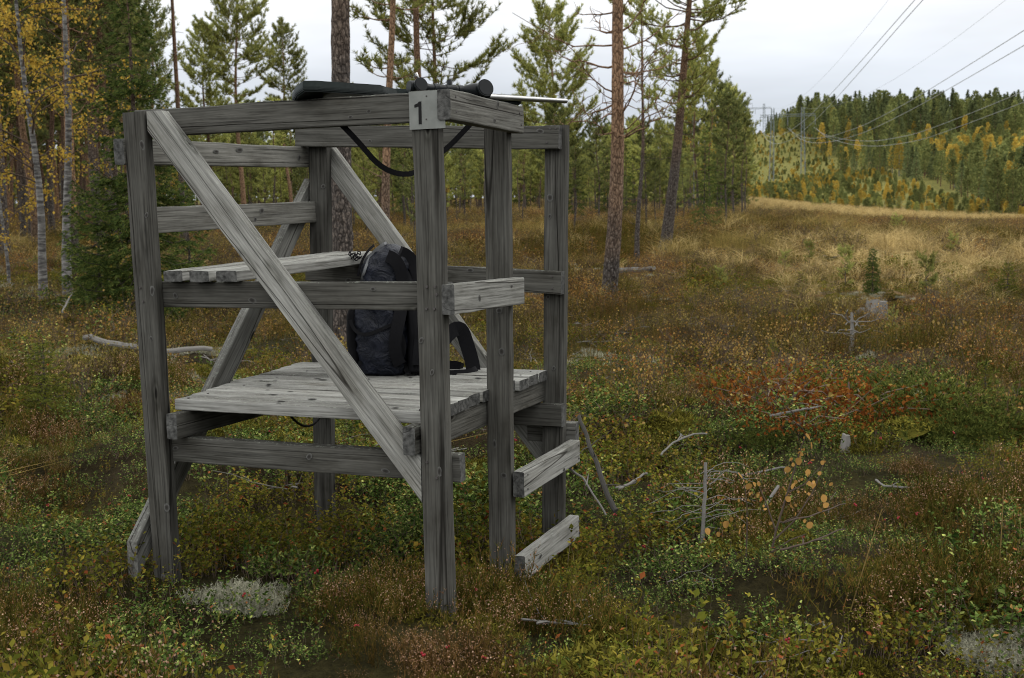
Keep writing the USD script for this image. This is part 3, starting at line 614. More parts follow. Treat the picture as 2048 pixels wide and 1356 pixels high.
def far_tree(seed, H, kind):
    """A tree hundreds of metres off: trunk and a crown of spray-sized faces."""
    g = np.random.default_rng(seed)
    line = trunk_line(H, (g.normal() * 0.2, g.normal() * 0.2), 0.6, g, 5)
    trunk = make_trunk(line, 0.012 * H + 0.02, 5)
    if kind == "spruce": n, cb, R = 640, 0.08, 0.17 * H + 0.8
    elif kind == "pine": n, cb, R = 460, 0.25, 0.17 * H + 0.5
    else: n, cb, R = 520, 0.22, 0.15 * H + 0.3
    u = g.random(n) ** (1.35 if kind == "spruce" else 0.95)
    z = H * (cb + (1 - cb) * u)
    prof = (1 - u) ** 0.85 if kind == "spruce" else np.sqrt(np.clip(1 - np.abs(u * 1.9 - 0.75) ** 2 / 1.5, 0.05, 1)) * (1 - 0.35 * u)
    az = g.uniform(0, 6.28, n); lump = 0.65 + 0.5 * meshkit.noise(np.stack([np.cos(az) * 1.5, np.sin(az) * 1.5, z * 0.9], -1), seed)
    rr = R * prof * lump * np.sqrt(g.uniform(0.10, 1, n))
    h = np.stack([np.cos(az), np.sin(az), np.zeros(n)], -1)
    o = at_line(line, z); o[:, :2] += h[:, :2] * rr[:, None]
    if kind == "spruce": d = unit(h + [0, 0, -0.35] + g.normal(size=(n, 3)) * 0.35); L, w = 0.050 * H + 0.15, 0.011 * H + 0.05
    elif kind == "pine": d = unit(h * 0.5 + [0, 0, 0.45] + g.normal(size=(n, 3)) * 0.6); L, w = 0.045 * H + 0.15, 0.012 * H + 0.06
    else: d = unit(g.normal(size=(n, 3)) + h * 0.3); L, w = 0.032 * H + 0.14, 0.016 * H + 0.07
    if kind == "birch": crown = leafs(o, d, unit(g.normal(size=(n, 3))), L * g.uniform(0.7, 1.3, n), w * 1.6 * g.uniform(0.7, 1.3, n))
    else: crown = blades(o - d * L * 0.4, d, L * g.uniform(0.7, 1.4, n), w * g.uniform(0.7, 1.3, n), g)
    return trunk, None, crown

# ------------------------------------------------------------------ trees: building and copying
stage.CreateClassPrim("/World/plant_library")
def grow(parent, parts, bark_m, leaf_m, limb_m=None):
    trunk, limbs, crown = parts
    obj("trunk", trunk, bark_m, parent, smooth=True)
    if limbs is not None: obj("branches", limbs, limb_m or bark_m, parent, smooth=True)
    obj("crown", crown, leaf_m, parent)
def library(name, parts, *m):
    p = stage.DefinePrim(f"/World/plant_library/{name}", "Xform")
    grow(p, parts, *m); return p.GetPath()
def copy(name, proto, pos, rot, scale, label, cat, group=None):
    x = UsdGeom.Xform.Define(stage, numbered("/World", name))
    x.AddTranslateOp().Set(Gf.Vec3d(*map(float, pos))); x.AddRotateZOp().Set(float(math.degrees(rot)))
    s = (scale,) * 3 if np.ndim(scale) == 0 else scale
    x.AddScaleOp().Set(Gf.Vec3f(*map(float, s)))
    p = x.GetPrim(); p.GetReferences().AddInternalReference(proto); p.SetInstanceable(True)
    return tag(p, label, cat, group)
def single(name, parts, pos, label, cat, bark_m, leaf_m, limb_m=None, group=None, rotz=0.0):
    t = thing(name, label, cat, group, pos, rotz)
    grow(t, parts, bark_m, leaf_m, limb_m); return t
def lean_rh(right, ahead=0.0):                                   # a lean given in metres to the right and ahead
    v = RH * right + FH * ahead; return (v[0], v[1])

# tall single trees near the stand
single("pine_tree", pine(11, 13.5, 0.122, 7.2, 1.6, sides=26, relief=0.035, lean=lean_rh(0.45), wob=0.5, dead=4, dead_from=0.6), gpos(686, 12.0), "thick-barked pine trunk rising right behind the stand's rear post", "tree", OLD_BARK, NEEDLE)
single("pine_tree", pine(12, 12.0, 0.120, 5.6, 1.9, sides=22, relief=0.028, lean=lean_rh(0.95), wob=0.7, dead=34, dead_from=0.42, long_dead=True), gpos(1216, 17.0), "leaning orange-barked pine with curly bare branches, alone right of the stand", "tree", PINE_BARK, NEEDLE_D)
single("pine_tree", pine(13, 9.5, 0.150, 3.3, 1.8, sides=16, relief=0.02, lean=lean_rh(0.8), wob=0.6, dead=10, dens=1.0, whorl=0.32), gpos(1330, 28.0), "tall full-crowned pine standing right of the leaning orange pine", "tree", THIN_BARK, NEEDLE)
single("pine_tree", pine(14, 10.0, 0.085, 2.9, 1.2, sides=12, lean=lean_rh(0.05), dead=14, dens=0.6), gpos(773, 19.5), "slim reddish pine trunk with sparse tufts above the rifle scope", "tree", PINE_BARK, NEEDLE)
single("pine_tree", pine(15, 11.0, 0.105, 5.2, 1.2, sides=12, relief=0.015, lean=lean_rh(-0.1), dead=6), gpos(845, 24.0), "dark straight pine trunk above the number plate", "tree", THIN_BARK, NEEDLE)
single("pine_tree", pine(16, 8.2, 0.085, 2.0, 1.6, sides=10, lean=lean_rh(0.2), dead=8, dens=0.95, whorl=0.30, tuft=0.13, w=0.010), gpos(868, 26.0), "bushy pine with drooping tufted branches right of the dark straight trunk", "tree", THIN_BARK, NEEDLE)
single("pine_tree", pine(17, 7.6, 0.085, 1.9, 1.85, sides=10, lean=lean_rh(0.0), dens=1.0, tuft=0.16, K=15, w=0.013, whorl=0.29), gpos(1105, 40.0), "broad cone-shaped pine behind the rifle's barrel", "tree", PINE_BARK, NEEDLE)
single("pine_tree", pine(18, 9.9, 0.12, 4.4, 1.75, sides=10, lean=lean_rh(0.1), dens=0.9, tuft=0.16, K=15, w=0.013, whorl=0.29), gpos(493, 45.0), "tall open-crowned pine against the sky left of the rifle stock", "tree", PINE_BARK, NEEDLE)
single("pine_tree", pine(19, 9.6, 0.10, 4.0, 1.25, sides=8, lean=lean_rh(-0.1), dens=0.85, tuft=0.16, K=15, w=0.013, whorl=0.29), gpos(587, 55.0), "smaller round-topped pine against the sky beside the rifle butt", "tree", PINE_BARK, NEEDLE)
single("pine_tree", pine(20, 8.3, 0.10, 2.2, 1.5, sides=8, dens=1.0, tuft=0.16, K=15, w=0.013, whorl=0.29), gpos(432, 48.0), "dense pine left of the tall open-crowned pine", "tree", THIN_BARK, NEEDLE)
single("pine_tree", pine(21, 6.0, 0.06, 2.4, 0.75, sides=8, dens=0.7, dead=10), gpos(1274, 25.0), "thin young pine between the two tall pines right of the stand", "tree", THIN_BARK, NEEDLE)
single("pine_tree", pine(22, 12.5, 0.14, 4.2, 1.8, sides=14, relief=0.02, lean=lean_rh(0.35), dead=12), gpos(12, 24.5), "dark pine at the far left edge behind the yellow birch", "tree", THIN_BARK, NEEDLE_D)
single("pine_tree", pine(23, 12.0, 0.095, 3.6, 1.7, sides=12, lean=lean_rh(-0.05), dead=10), gpos(152, 20.0), "reddish pine trunk close beside the second birch trunk", "tree", PINE_BARK, NEEDLE_D)
single("pine_tree", pine(24, 11.5, 0.11, 3.4, 1.9, sides=10, dead=6), gpos(215, 27.0), "dark bushy pine behind the narrow spruce", "tree", THIN_BARK, NEEDLE_D)
single("pine_tree", pine(25, 11.0, 0.10, 3.6, 1.7, sides=10, dead=6), gpos(70, 31.0), "dark pine between the two birches and the left edge", "tree", THIN_BARK, NEEDLE_D)
single("spruce_tree", spruce(31, 4.9, 0.055, 0.95, tw=0.045, K=7, w=0.008, step=0.13), gpos(284, 14.5), "narrow dark green spruce just left of the stand", "tree", THIN_BARK, SPRUCE)
single("spruce_tree", spruce(32, 2.0, 0.03, 0.55, tw=0.045, K=7, w=0.008, step=0.13), gpos(385, 17.5), "low dark spruce seen through the stand's left side", "tree", THIN_BARK, SPRUCE)
single("spruce_tree", spruce(33, 1.8, 0.03, 0.8, tw=0.045, K=7, w=0.008, step=0.12), gpos(205, 15.2), "small dark spruce at the foot of the birches", "tree", THIN_BARK, SPRUCE)
single("birch_tree", birch(41, 6.2, 0.062, 1.2, 1.35, nb=36, leaves=5200, leaf=0.05, lean=lean_rh(-0.22)), gpos(88, 16.5), "white-trunked birch with golden leaves near the left edge", "tree", BIRCH_BARK, BIRCH_L, DARK_TWIG)
single("birch_tree", birch(42, 7.0, 0.075, 2.2, 1.2, nb=24, leaves=1500, leaf=0.045, lean=lean_rh(0.12)), gpos(137, 18.0), "greyish birch trunk right of the golden birch", "tree", BIRCH_BARK, BIRCH_L, DARK_TWIG)
single("birch_tree", birch(43, 3.1, 0.022, 0.5, 0.8, nb=20, leaves=900, leaf=0.04, lean=lean_rh(0.25)), gpos(232, 15.5), "thin birch with few golden leaves in front of the dark spruce", "tree", DARK_TWIG, BIRCH_L, DARK_TWIG)
single("birch_tree", birch(44, 4.6, 0.03, 0.8, 1.1, nb=24, leaves=2000, leaf=0.05, lean=lean_rh(-0.1)), gpos(22, 19.5), "small golden birch at the far left edge", "tree", BIRCH_BARK, BIRCH_L, DARK_TWIG)
gs = np.random.default_rng(5)
ln = trunk_line(8.2, lean_rh(-0.15), 0.6, gs)
dt = thing("dead_tree", "bare dead trunk standing against the sky right of the narrow spruce", "dead tree", loc=gpos(372, 30.0))
obj("trunk", make_trunk(ln, 0.085, 8, tip=0.35), THIN_BARK, dt, smooth=True)
tw = []
for k in range(22):
    z = gs.uniform(3, 8); az = gs.uniform(0, 6.28); p = at_line(ln, z); dv = np.array([math.cos(az), math.sin(az), gs.uniform(-0.4, 0.2)])
    tw.append(tube(np.array([p, p + dv * gs.uniform(0.15, 0.5)]), [0.010, 0.004], 3, cap=False))
obj("branches", join(tw), GREY_TWIG, dt)

# the young forest behind, each tree a copy of one of a few grown ones
YP = [library(f"young_pine_{k}", pine(60 + k, 5.0, 0.050, [1.3, 1.8, 2.4, 1.5, 2.8, 2.0][k], [0.95, 0.8, 0.7, 0.75, 0.8, 1.0][k], tuft=0.15, K=9, w=0.017, sides=6, dens=[1, .9, .8, .9, .75, 1][k], dead=6), THIN_BARK, [NEEDLE, NEEDLE_D][k % 2]) for k in range(6)]
TP = [library(f"tall_pine_{k}", pine(70 + k, 11.0, 0.10, [3.2, 4.5, 4.0][k], 1.5, tuft=0.16, K=9, w=0.016, sides=7, dens=0.85, dead=8), [THIN_BARK, PINE_BARK, THIN_BARK][k], [NEEDLE_D, NEEDLE, NEEDLE_D][k]) for k in range(3)]
SP = [library(f"spruce_{k}", spruce(80 + k, 5.0, 0.05, 0.95, step=0.24, tw=0.09, K=5, w=0.013, sides=6), THIN_BARK, SPRUCE) for k in range(2)]
YB = [library(f"young_birch_{k}", birch(90 + k, 4.5, 0.028, 0.9, 0.85, nb=18, leaves=800, leaf=0.075, sides=6, twigs=3), BIRCH_BARK, BIRCH_L, DARK_TWIG) for k in range(2)]
gf = np.random.default_rng(21)
taken = []
def free(p, dmin):
    if taken and min((p[0] - q[0]) ** 2 + (p[1] - q[1]) ** 2 for q in taken) < dmin * dmin: return False
    taken.append(p); return True
def size_word(H, t): return ("tall" if H > 5.2 else "middling" if H > 3.4 else "low") + (" front-row" if t < 55 else "")
def zone(px):
    return "left of the stand" if px < 300 else "seen through the stand" if px < 860 else "between the stand and the leaning pine" if px < 1210 else "right of the leaning pine"
n_young = 0
for _ in range(1500):
    if n_young >= 250: break
    px, t = gf.uniform(310, 1492), math.sqrt(gf.uniform(33 ** 2, 105 ** 2))
    if 1210 < px < 1260 and t < 45: continue
    p = gpos(px, t)
    if not free(p, 1.5): continue
    hr = p[2] - CAMZ
    lim = 205 + 18 * math.sin(px * 0.021) + 25 * (px > 1230) - 45 * (px > 1420)
    H = (yhor(px) - lim) * t / FPX - hr
    H = min(max(H * gf.uniform(0.45, 1.0), 1.6), 9.0)
    kind = gf.random()
    if kind < 0.86: pr, nm, cat, lb = YP[gf.integers(6)], "young_pine", "tree", size_word(H, t) + " young pine in the thicket " + zone(px)
    elif kind < 0.95: pr, nm, cat, lb = SP[gf.integers(2)], "young_spruce", "tree", "dark young spruce in the thicket " + zone(px)
    else:
        pr, nm, cat, lb = YB[gf.integers(2)], "young_birch", "tree", "small yellow birch in the thicket " + zone(px); H = min(H, 4.0)
    copy(nm, pr, p, gf.uniform(0, 6.28), (H / (4.5 if "birch" in nm else 5.0)) * np.array([1.0, 1.0, 1.0]), lb, cat, (lb.replace(" in the thicket", "s in the thicket"))); n_young += 1
for _ in range(400):                                            # the older wood on the left
    px, t = gf.uniform(-260, 420), gf.uniform(26, 75)
    p = gpos(px, t)
    if px > 325: continue
    if not free(p, 1.6): continue
    lb = ("near" if t < 45 else "far") + " old pine in the dark wood " + ("beyond the left edge" if px < 0 else "at the left edge behind the golden birch" if px < 130 else "behind the narrow spruce" if px < 290 else "above the stand's left post")
    copy("old_pine", TP[gf.integers(3)], p, gf.uniform(0, 6.28), gf.uniform(0.85, 1.2), lb, "tree", lb.replace("old pine", "old pines"))
    if len(taken) > n_young + 105: break
for k, (px, t, H) in enumerate(((1395, 55, 8.6), (1418, 60, 8.0), (1440, 72, 7.4), (1462, 80, 8.2), (1478, 95, 8.6), (1490, 108, 7.6), (1450, 100, 10.0), (1380, 70, 9.0))):
    copy("pine_tree", YP[(0, 3, 5)[k % 3]], gpos(px, t), k * 1.3, H / 5.0 * np.array([0.85, 0.85, 1.0]), "tall conifer at the thicket's right end beside the power-line clearing", "tree", "conifers at the thicket's right end")
bw = np.array([gpos(gf.uniform(-420, 1470), math.sqrt(gf.uniform(70 ** 2, 150 ** 2))) for _ in range(620)])
copy("yellow_birch", YB[0], gpos(1388, 64.0), 0.4, 9.8 / 4.5 * np.array([0.7, 0.7, 1.0]), "tall yellow birch behind the full-crowned pine", "tree")

# ------------------------------------------------------------------ the forested hill, the power-line clearing
def px_of(a): return 1024 + FPX * a
def line_s(t): return 26.0 + 0.174 * t                           # the power line's centre, metres to the right
FT = {k: [library(f"far_{k}_{i}", far_tree(200 + 10 * j + i, h, k), bk, lf) for i in range(4)]
      for j, (k, h, bk, lf) in enumerate((("spruce", 15.0, THIN_BARK, FAR_SPRUCE), ("pine", 11.0, THIN_BARK, FAR_PINE), ("birch", 10.0, BIRCH_BARK, FAR_BIRCH)))}
FH0 = dict(spruce=15.0, pine=11.0, birch=10.0)
gh = np.random.default_rng(77)
nfar = dict(spruce=0, pine=0, birch=0); hill_taken = []
def far_copy(kind, s, t, H, label, group):
    if nfar[kind] >= 295: return
    xy = st(s, t); nfar[kind] += 1
    k = H / FH0[kind]
    copy(f"hill_{kind}", FT[kind][gh.integers(4)], (xy[0], xy[1], float(ground(xy)[0]) - 0.3), gh.uniform(0, 6.28), (k * gh.uniform(0.85, 1.15), k * gh.uniform(0.85, 1.15), k), label, "tree", group)
def hfree(s, t, dmin):
    if any((s - a) ** 2 + (t - b) ** 2 < dmin * dmin for a, b in hill_taken): return False
    hill_taken.append((s, t)); return True
rest = dict(spruce=[], pine=[], birch=[])                        # what is past 300 of a kind
def far_or_rest(kind, s, t, H, label, group):
    if nfar[kind] < 280: far_copy(kind, s, t, H, label, group)
    else: rest[kind].append((*st(s, t), H / FH0[kind]))
slope = []
for _ in range(9000):
    t = math.sqrt(gh.uniform(160 ** 2, 445 ** 2)); a = gh.uniform(0.235, 0.49); s = a * t
    edge = line_s(t) + 15 + 7 * meshkit.noise(np.array([t * 0.03, 0, 0]), 4)
    if s < edge or not hfree(s, t, 2.7 if t < 215 else 3.6 if t < 300 else 4.6): continue
    slope.append((t, s))
for t, s in sorted(slope):                                       # mixed wood on the slope, nearest first
    r = gh.random() + 0.55 * (meshkit.noise(np.array([s * 0.05, t * 0.02, 0]), 8) - 0.5)
    near = t < 215; pq = px_of(s / t); wz = ", left of the right-edge wood" if pq < 1800 else ", near the right edge"
    if r < ((0.50 if pq < 1860 else 0.27) if near else 0.30): far_or_rest("birch", s, t, gh.uniform(7, 12.0) if near else gh.uniform(5.5, 9), ("yellow birch at the foot of the hill" if near else "yellow birch on the hillside below the dark spruces") + wz, ("yellow birches at the foot of the hill" if near else "yellow birches on the hillside") + wz)
    elif r < 0.90: far_or_rest("pine", s, t, gh.uniform(5.5, 10.5) if near else gh.uniform(5, 9), ("green pine at the foot of the hill" if near else "green pine on the hillside below the dark spruces") + wz, ("green pines at the foot of the hill" if near else "green pines on the hillside") + wz)
    else: far_or_rest("spruce", s, t, gh.uniform(6, 11), "dark spruce among the birches on the hillside" + wz, "dark spruces on the hillside" + wz)
ridge = []
for _ in range(6000):                                            # tall dark spruces along the ridge
    t = gh.uniform(435, 930); a = gh.uniform(0.222, 0.49); s = a * t
    if t > 600 and a > 0.30: continue
    if s < line_s(t) + 17 or not hfree(s, t, 3.8 if t < 560 else 6): continue
    ridge.append((t, s))
for t, s in sorted(ridge):
    r = gh.random()
    H = gh.uniform(12.5, 18.0) if t < 640 else gh.uniform(11, 16)
    pq = px_of(s / t); wh = "at the ridge's left end beside the clearing" if pq < 1640 else "on the left part of the ridge" if pq < 1760 else "on the middle of the ridge" if pq < 1900 else "on the ridge near the right edge"
    if r < 0.50: far_or_rest("spruce", s, t, H, ("skyline " if t > 500 else "front ") + "dark spruce " + wh, "dark spruces " + wh + (" (skyline)" if t > 500 else " (front)"))
    elif r < 0.93: rest["pine"].append((*st(s, t), H * 0.92 / 11.0))
    else: far_or_rest("birch", s, t, gh.uniform(9, 13), "tall yellow birch standing out against the ridge's dark spruces", "yellow birches on the ridge")
for _ in range(300):                                             # left of the clearing, behind the thicket
    t = gh.uniform(115, 420); s = gh.uniform(-0.12 * t, line_s(t) - 20)
    if not hfree(s, t, 5): continue
    far_copy("pine" if gh.random() < 0.75 else "birch", s, t, gh.uniform(6, 9.5), "conifer behind the thicket, left of the clearing", "trees behind the thicket, left of the clearing") if s / t < 0.215 else None

# pylons
STEEL = plain("galvanised_steel", (0.13, 0.15, 0.15), 0.7, spec=0.2)
INSUL = plain("insulator", (0.10, 0.11, 0.12), 0.4)
def lattice_leg(base, top, w0, w1):
    parts = []; base, top = np.array(base, float), np.array(top, float)
    cs = []
    for sx_, sy_ in ((-1, -1), (1, -1), (1, 1), (-1, 1)):
        a = base + np.array([sx_ * w0 / 2, sy_ * w0 / 2, 0]); b = top + np.array([sx_ * w1 / 2, sy_ * w1 / 2, 0])
        parts.append(tube(np.array([a, b]), 0.075, 4)); cs.append((a, b))
    n = 13
    for k in range(n):
        for q in range(4):
            a, b = cs[q]; c, d = cs[(q + 1) % 4]
            p0, p1 = (a + (b - a) * k / n, c + (d - c) * (k + 1) / n) if k % 2 else (c + (d - c) * k / n, a + (b - a) * (k + 1) / n)
            parts.append(tube(np.array([p0, p1]), 0.04, 3, cap=False))
    return join(parts)
def pylon(t, zarm, label, half=9.0, leg=4.9):
    s = line_s(t); xy = st(s, t); z0 = float(ground(xy)[0]); h = CAMZ + zarm - z0
    w = thing("power_pylon", label, "pylon", None, (xy[0], xy[1], z0))
    R = np.array([RH[0] * math.cos(0.17) - FH[0] * math.sin(0.17), RH[1] * math.cos(0.17) - FH[1] * math.sin(0.17), 0])
    for k in (-1, 1):
        b = R * leg * k
        obj("leg", lattice_leg(b * 1.06 - [0, 0, 0.5], b + [0, 0, h + 2.6], 1.5, 0.8), STEEL, w)
    arm = [tube(np.array([-R * half * 1.01 + [0, 0, h + dz], R * half * 1.01 + [0, 0, h + dz]]), 0.09, 4) for dz in (-0.35, 0.35)]
    for k in range(24):
        x0, x1 = -half + k * half / 12, -half + (k + 1) * half / 12
        arm.append(tube(np.array([R * x0 + [0, 0, h - 0.35 + 0.7 * (k % 2)], R * x1 + [0, 0, h + 0.35 - 0.7 * (k % 2)]]), 0.06, 3, cap=False))
    obj("crossarm", join(arm), STEEL, w)
    for k in (-1, 0, 1):
        p = R * half * k
        zz = np.linspace(0, 1, 15); rad = np.where(np.arange(15) % 2 == 0, 0.14, 0.07)
        obj("insulator", tube(np.array([p + [0, 0, h - 0.4 - 2.9 * q] for q in zz]), rad, 6), INSUL, w)
    return R
pylon(388.0, 35.6, "nearest steel portal pylon in the clearing below the hill crest")
pylon(667.0, 65.5, "wider portal pylon standing on the skyline of the clearing")
pylon(961.0, 98.0, "smallest and farthest portal pylon behind the skyline")
# conductors: each wire's height over its distance, as read from its sag
WIRE = plain("conductor", (0.22, 0.23, 0.235), 0.6, metal=0.2)
def wire(off, ts, zs, label, r=0.035):
    from scipy.interpolate import PchipInterpolator
    f = PchipInterpolator(ts, zs)
    t = np.concatenate([np.arange(-120, 60, 12.0), np.arange(60, 380, 6.0), np.linspace(380, ts[-1], 4)]); t = t[t >= ts[0]]
    pts = np.array([[*st(off + 0.174 * q, q), CAMZ + float(f(q))] for q in t])
    o = obj("power_line", tube(pts, r, 5), WIRE); tag(o, label, "power line", "power lines over the clearing")
ta = [-120, -30, 60, 99, 140, 184, 229, 273, 312, 363, 388]
wire(17.0, ta, [23.5, 19.8, 18.5, 18.2, 17.9, 17.9, 18.8, 20.6, 23.0, 27.8, 31.5], "upper wire of the left pair climbing steeply to the top edge")
wire(17.5, ta, [23.0, 19.4, 18.3, 18.0, 17.3, 16.8, 17.2, 18.8, 21.2, 26.4, 31.5], "lower wire of the left pair climbing steeply to the top edge")
wire(26.0, ta, [22.5, 17.5, 15.8, 15.5, 15.4, 15.9, 17.4, 19.7, 22.6, 28.0, 31.5], "upper wire of the middle pair running to the right edge")
wire(26.6, ta, [22.0, 16.6, 14.9, 14.6, 14.5, 14.9, 16.3, 18.6, 21.5, 27.2, 31.5], "lower wire of the middle pair running to the right edge")
wire(34.9, ta, [22.0, 16.0, 14.4, 14.2, 14.1, 14.4, 16.0, 18.9, 22.3, 27.8, 31.5], "upper wire of the right pair sagging lowest over the wood")
wire(35.5, ta, [21.5, 15.3, 13.6, 13.3, 13.1, 13.3, 14.9, 17.8, 21.3, 27.2, 31.5], "lower wire of the right pair sagging lowest over the wood")
wire(21.1, ta, [32, 29, 27.0, 26.4, 26.0, 26.2, 27.2, 29.0, 31.4, 35.5, 38.2], "thin earth wire above the left pair", 0.016)
wire(31.0, ta, [30, 26, 23.6, 23.0, 22.8, 23.4, 25.0, 27.6, 30.6, 35.3, 38.2], "thin earth wire above the middle pair", 0.016)

# ------------------------------------------------------------------ ground cover
def px_of(a): return 1024 + FPX * a
def nz(xy, sc, seed): return meshkit.fbm(np.stack([xy[:, 0] * sc, xy[:, 1] * sc, np.zeros(len(xy))], -1), 3, seed)
def land(xy):
    """What grows where: grass (dry pale), red (rusty dwarf shrubs), green, each 0..1."""
    d = xy - CAM[:2]; t, s = d @ FH[:2], d @ RH[:2]
    a = np.where(t > 0.3, s / np.maximum(t, 0.3), 2 * np.sign(s)); px = px_of(a)
    n1, n2 = nz(xy, 0.10, 41), nz(xy, 0.35, 42)
    grass = 0.10 * np.clip((n1 - 0.46) * 6, 0, 1) * np.clip((t - 20) / 10, 0, 1)
    grass = np.maximum(grass, 0.9 * np.exp(-((px - 1770) / 230) ** 2 - ((np.log(np.maximum(t, 1)) - math.log(25)) / 0.27) ** 2) * np.clip(n2 * 2.4 - 0.25, 0, 1.1))
    grass = np.maximum(grass, np.exp(-((t - 116 - 0.02 * (px - 1700)) / 22) ** 2) * np.clip((px - 1440) / 90, 0, 1) * np.clip(0.95 + (n1 - 0.5) * 2, 0.4, 1))
    grass = np.clip(grass, 0, 1)
    red = np.clip((t - 6.5) / 6, 0, 1) * np.clip(0.55 + (n2 - 0.5) * 2.2 + 0.25 * (px > 850), 0, 1)
    green = np.clip((nz(xy, 0.5, 43) - 0.42) * 5 + 0.6 * (t < 6), 0, 1)
    return grass, red, green, t, s, px
tv_, tq_ = terrain_mesh()
gr_, rd_, gn_, tt_, _, pp_ = land(tv_[:, :2])
c0, cg, cred, cgn, cfar = np.array([0.024, 0.018, 0.009]), np.array([0.34, 0.27, 0.125]), np.array([0.120, 0.073, 0.034]), np.array([0.030, 0.030, 0.010]), np.array([0.155, 0.150, 0.048])
col = c0 + (cred - c0) * (rd_ * 0.85)[:, None]; col = col + (cgn - col) * (gn_ * 0.5)[:, None]; col = col + (cg - col) * (gr_ * 0.9)[:, None]
col = col + (cfar - col) * np.clip((tt_ - 140) / 40, 0, 1)[:, None]
GROUND = mat("heath_soil", {"a": ("attribute", {"attribute": "landcol"}), "g": ("geometry", {}), "n": ("noise_texture", {"scale": 1.7, "detail": 6.0, "roughness": 0.7}), "n2": ("noise_texture", {"scale": 22.0, "detail": 4.0, "roughness": 0.7}),
    "r": ("rgb_ramp", {"ramp": [(0.3, (0.45, 0.42, 0.40)), (0.5, (0.95, 0.95, 0.9)), (0.7, (1.5, 1.35, 1.1))]}), "r2": ("rgb_ramp", {"ramp": [(0.3, (0.4, 0.4, 0.4)), (0.65, (1.3, 1.3, 1.25))]}),
    "m": ("mix_color", {"blend_type": "multiply", "fac": 1.0, "use_clamp": False}), "m2": ("mix_color", {"blend_type": "multiply", "fac": 0.8, "use_clamp": False}),
    "b": ("bump", {"strength": 1.0, "distance": 0.05}), "p": ("principled_bsdf", {"roughness": 1.0, "specular_ior_level": 0.05})},
    [("g.position", "n.vector"), ("g.position", "n2.vector"), ("n.fac", "r.fac"), ("n2.fac", "r2.fac"), ("a.color", "m.a"), ("r.color", "m.b"), ("m.result", "m2.a"), ("r2.color", "m2.b"), ("m2.result", "p.base_color"), ("n2.fac", "b.height"), ("b.normal", "p.normal")])
gm = usdkit.mesh(stage, "/World/ground", (tv_, tq_), GROUND, smooth=True)
UsdGeom.PrimvarsAPI(gm).CreatePrimvar("landcol", T.Color3fArray, "vertex").Set(Vt.Vec3fArray.FromNumpy(col.astype(np.float32)))
tag(gm.GetPrim(), kind="structure")

LINGON = foliage("lingonberry_leaves", [(0.0, (0.018, 0.034, 0.007)), (0.45, (0.050, 0.080, 0.017)), (0.8, (0.125, 0.160, 0.042)), (0.95, (0.24, 0.25, 0.07)), (1.0, (0.19, 0.06, 0.025))], 0.08, vary=0.5, gain=1.15)
BILBERRY = foliage("bilberry_leaves", [(0.0, (0.045, 0.055, 0.008)), (0.5, (0.105, 0.110, 0.016)), (0.85, (0.20, 0.160, 0.025)), (1.0, (0.19, 0.055, 0.020))], 0.2, vary=0.5, gain=0.85)
HEATHER = foliage("heather_shoots", [(0.0, (0.022, 0.026, 0.005)), (0.5, (0.060, 0.062, 0.011)), (0.8, (0.105, 0.075, 0.018)), (1.0, (0.15, 0.070, 0.022))], 0.0, vary=0.5, patch=(0.57, [(0.0, (0.028, 0.018, 0.008)), (0.6, (0.080, 0.048, 0.015)), (1.0, (0.15, 0.085, 0.03))]), pscale=1.1)
HFLOWER = foliage("heather_flowers", [(0.0, (0.17, 0.085, 0.050)), (0.6, (0.32, 0.19, 0.12)), (1.0, (0.48, 0.33, 0.23))], 0.2)
RUSTY = foliage("dwarf_birch_leaves", [(0.0, (0.085, 0.036, 0.012)), (0.4, (0.170, 0.080, 0.022)), (0.75, (0.225, 0.130, 0.038)), (1.0, (0.27, 0.185, 0.062))], 0.25, patch=(0.50, [(0.0, (0.060, 0.052, 0.014)), (0.6, (0.140, 0.116, 0.032)), (1.0, (0.20, 0.14, 0.05))]), pscale=0.40, vary=0.45, gain=1.22)
DRYLEAF = foliage("withered_orange_leaves", [(0.0, (0.10, 0.032, 0.010)), (0.5, (0.25, 0.075, 0.016)), (1.0, (0.36, 0.15, 0.035))], 0.3, gain=0.6)
STRAW = foliage("dry_grass_blades", [(0.0, (0.16, 0.115, 0.045)), (0.5, (0.30, 0.225, 0.095)), (1.0, (0.46, 0.36, 0.17))], 0.3, gain=1.25)
OLIVEGRASS = foliage("olive_sedge", [(0.0, (0.07, 0.065, 0.02)), (0.6, (0.15, 0.115, 0.035)), (1.0, (0.26, 0.18, 0.06))], 0.3, gain=1.25)
MOSS = foliage("moss_shoots", [(0.0, (0.040, 0.037, 0.008)), (0.5, (0.092, 0.084, 0.014)), (1.0, (0.19, 0.165, 0.030))], 0.05, vary=0.5)
LICHEN = foliage("reindeer_lichen", [(0.0, (0.15, 0.15, 0.105)), (1.0, (0.46, 0.45, 0.34))], 0.2, gain=1.0)
BERRY = plain("red_berry", (0.20, 0.008, 0.013), 0.35, spec=0.3)
ASPEN_L = foliage("aspen_leaves", [(0.0, (0.24, 0.12, 0.045)), (0.4, (0.37, 0.245, 0.055)), (0.75, (0.40, 0.305, 0.050)), (1.0, (0.25, 0.14, 0.085))], 0.3)

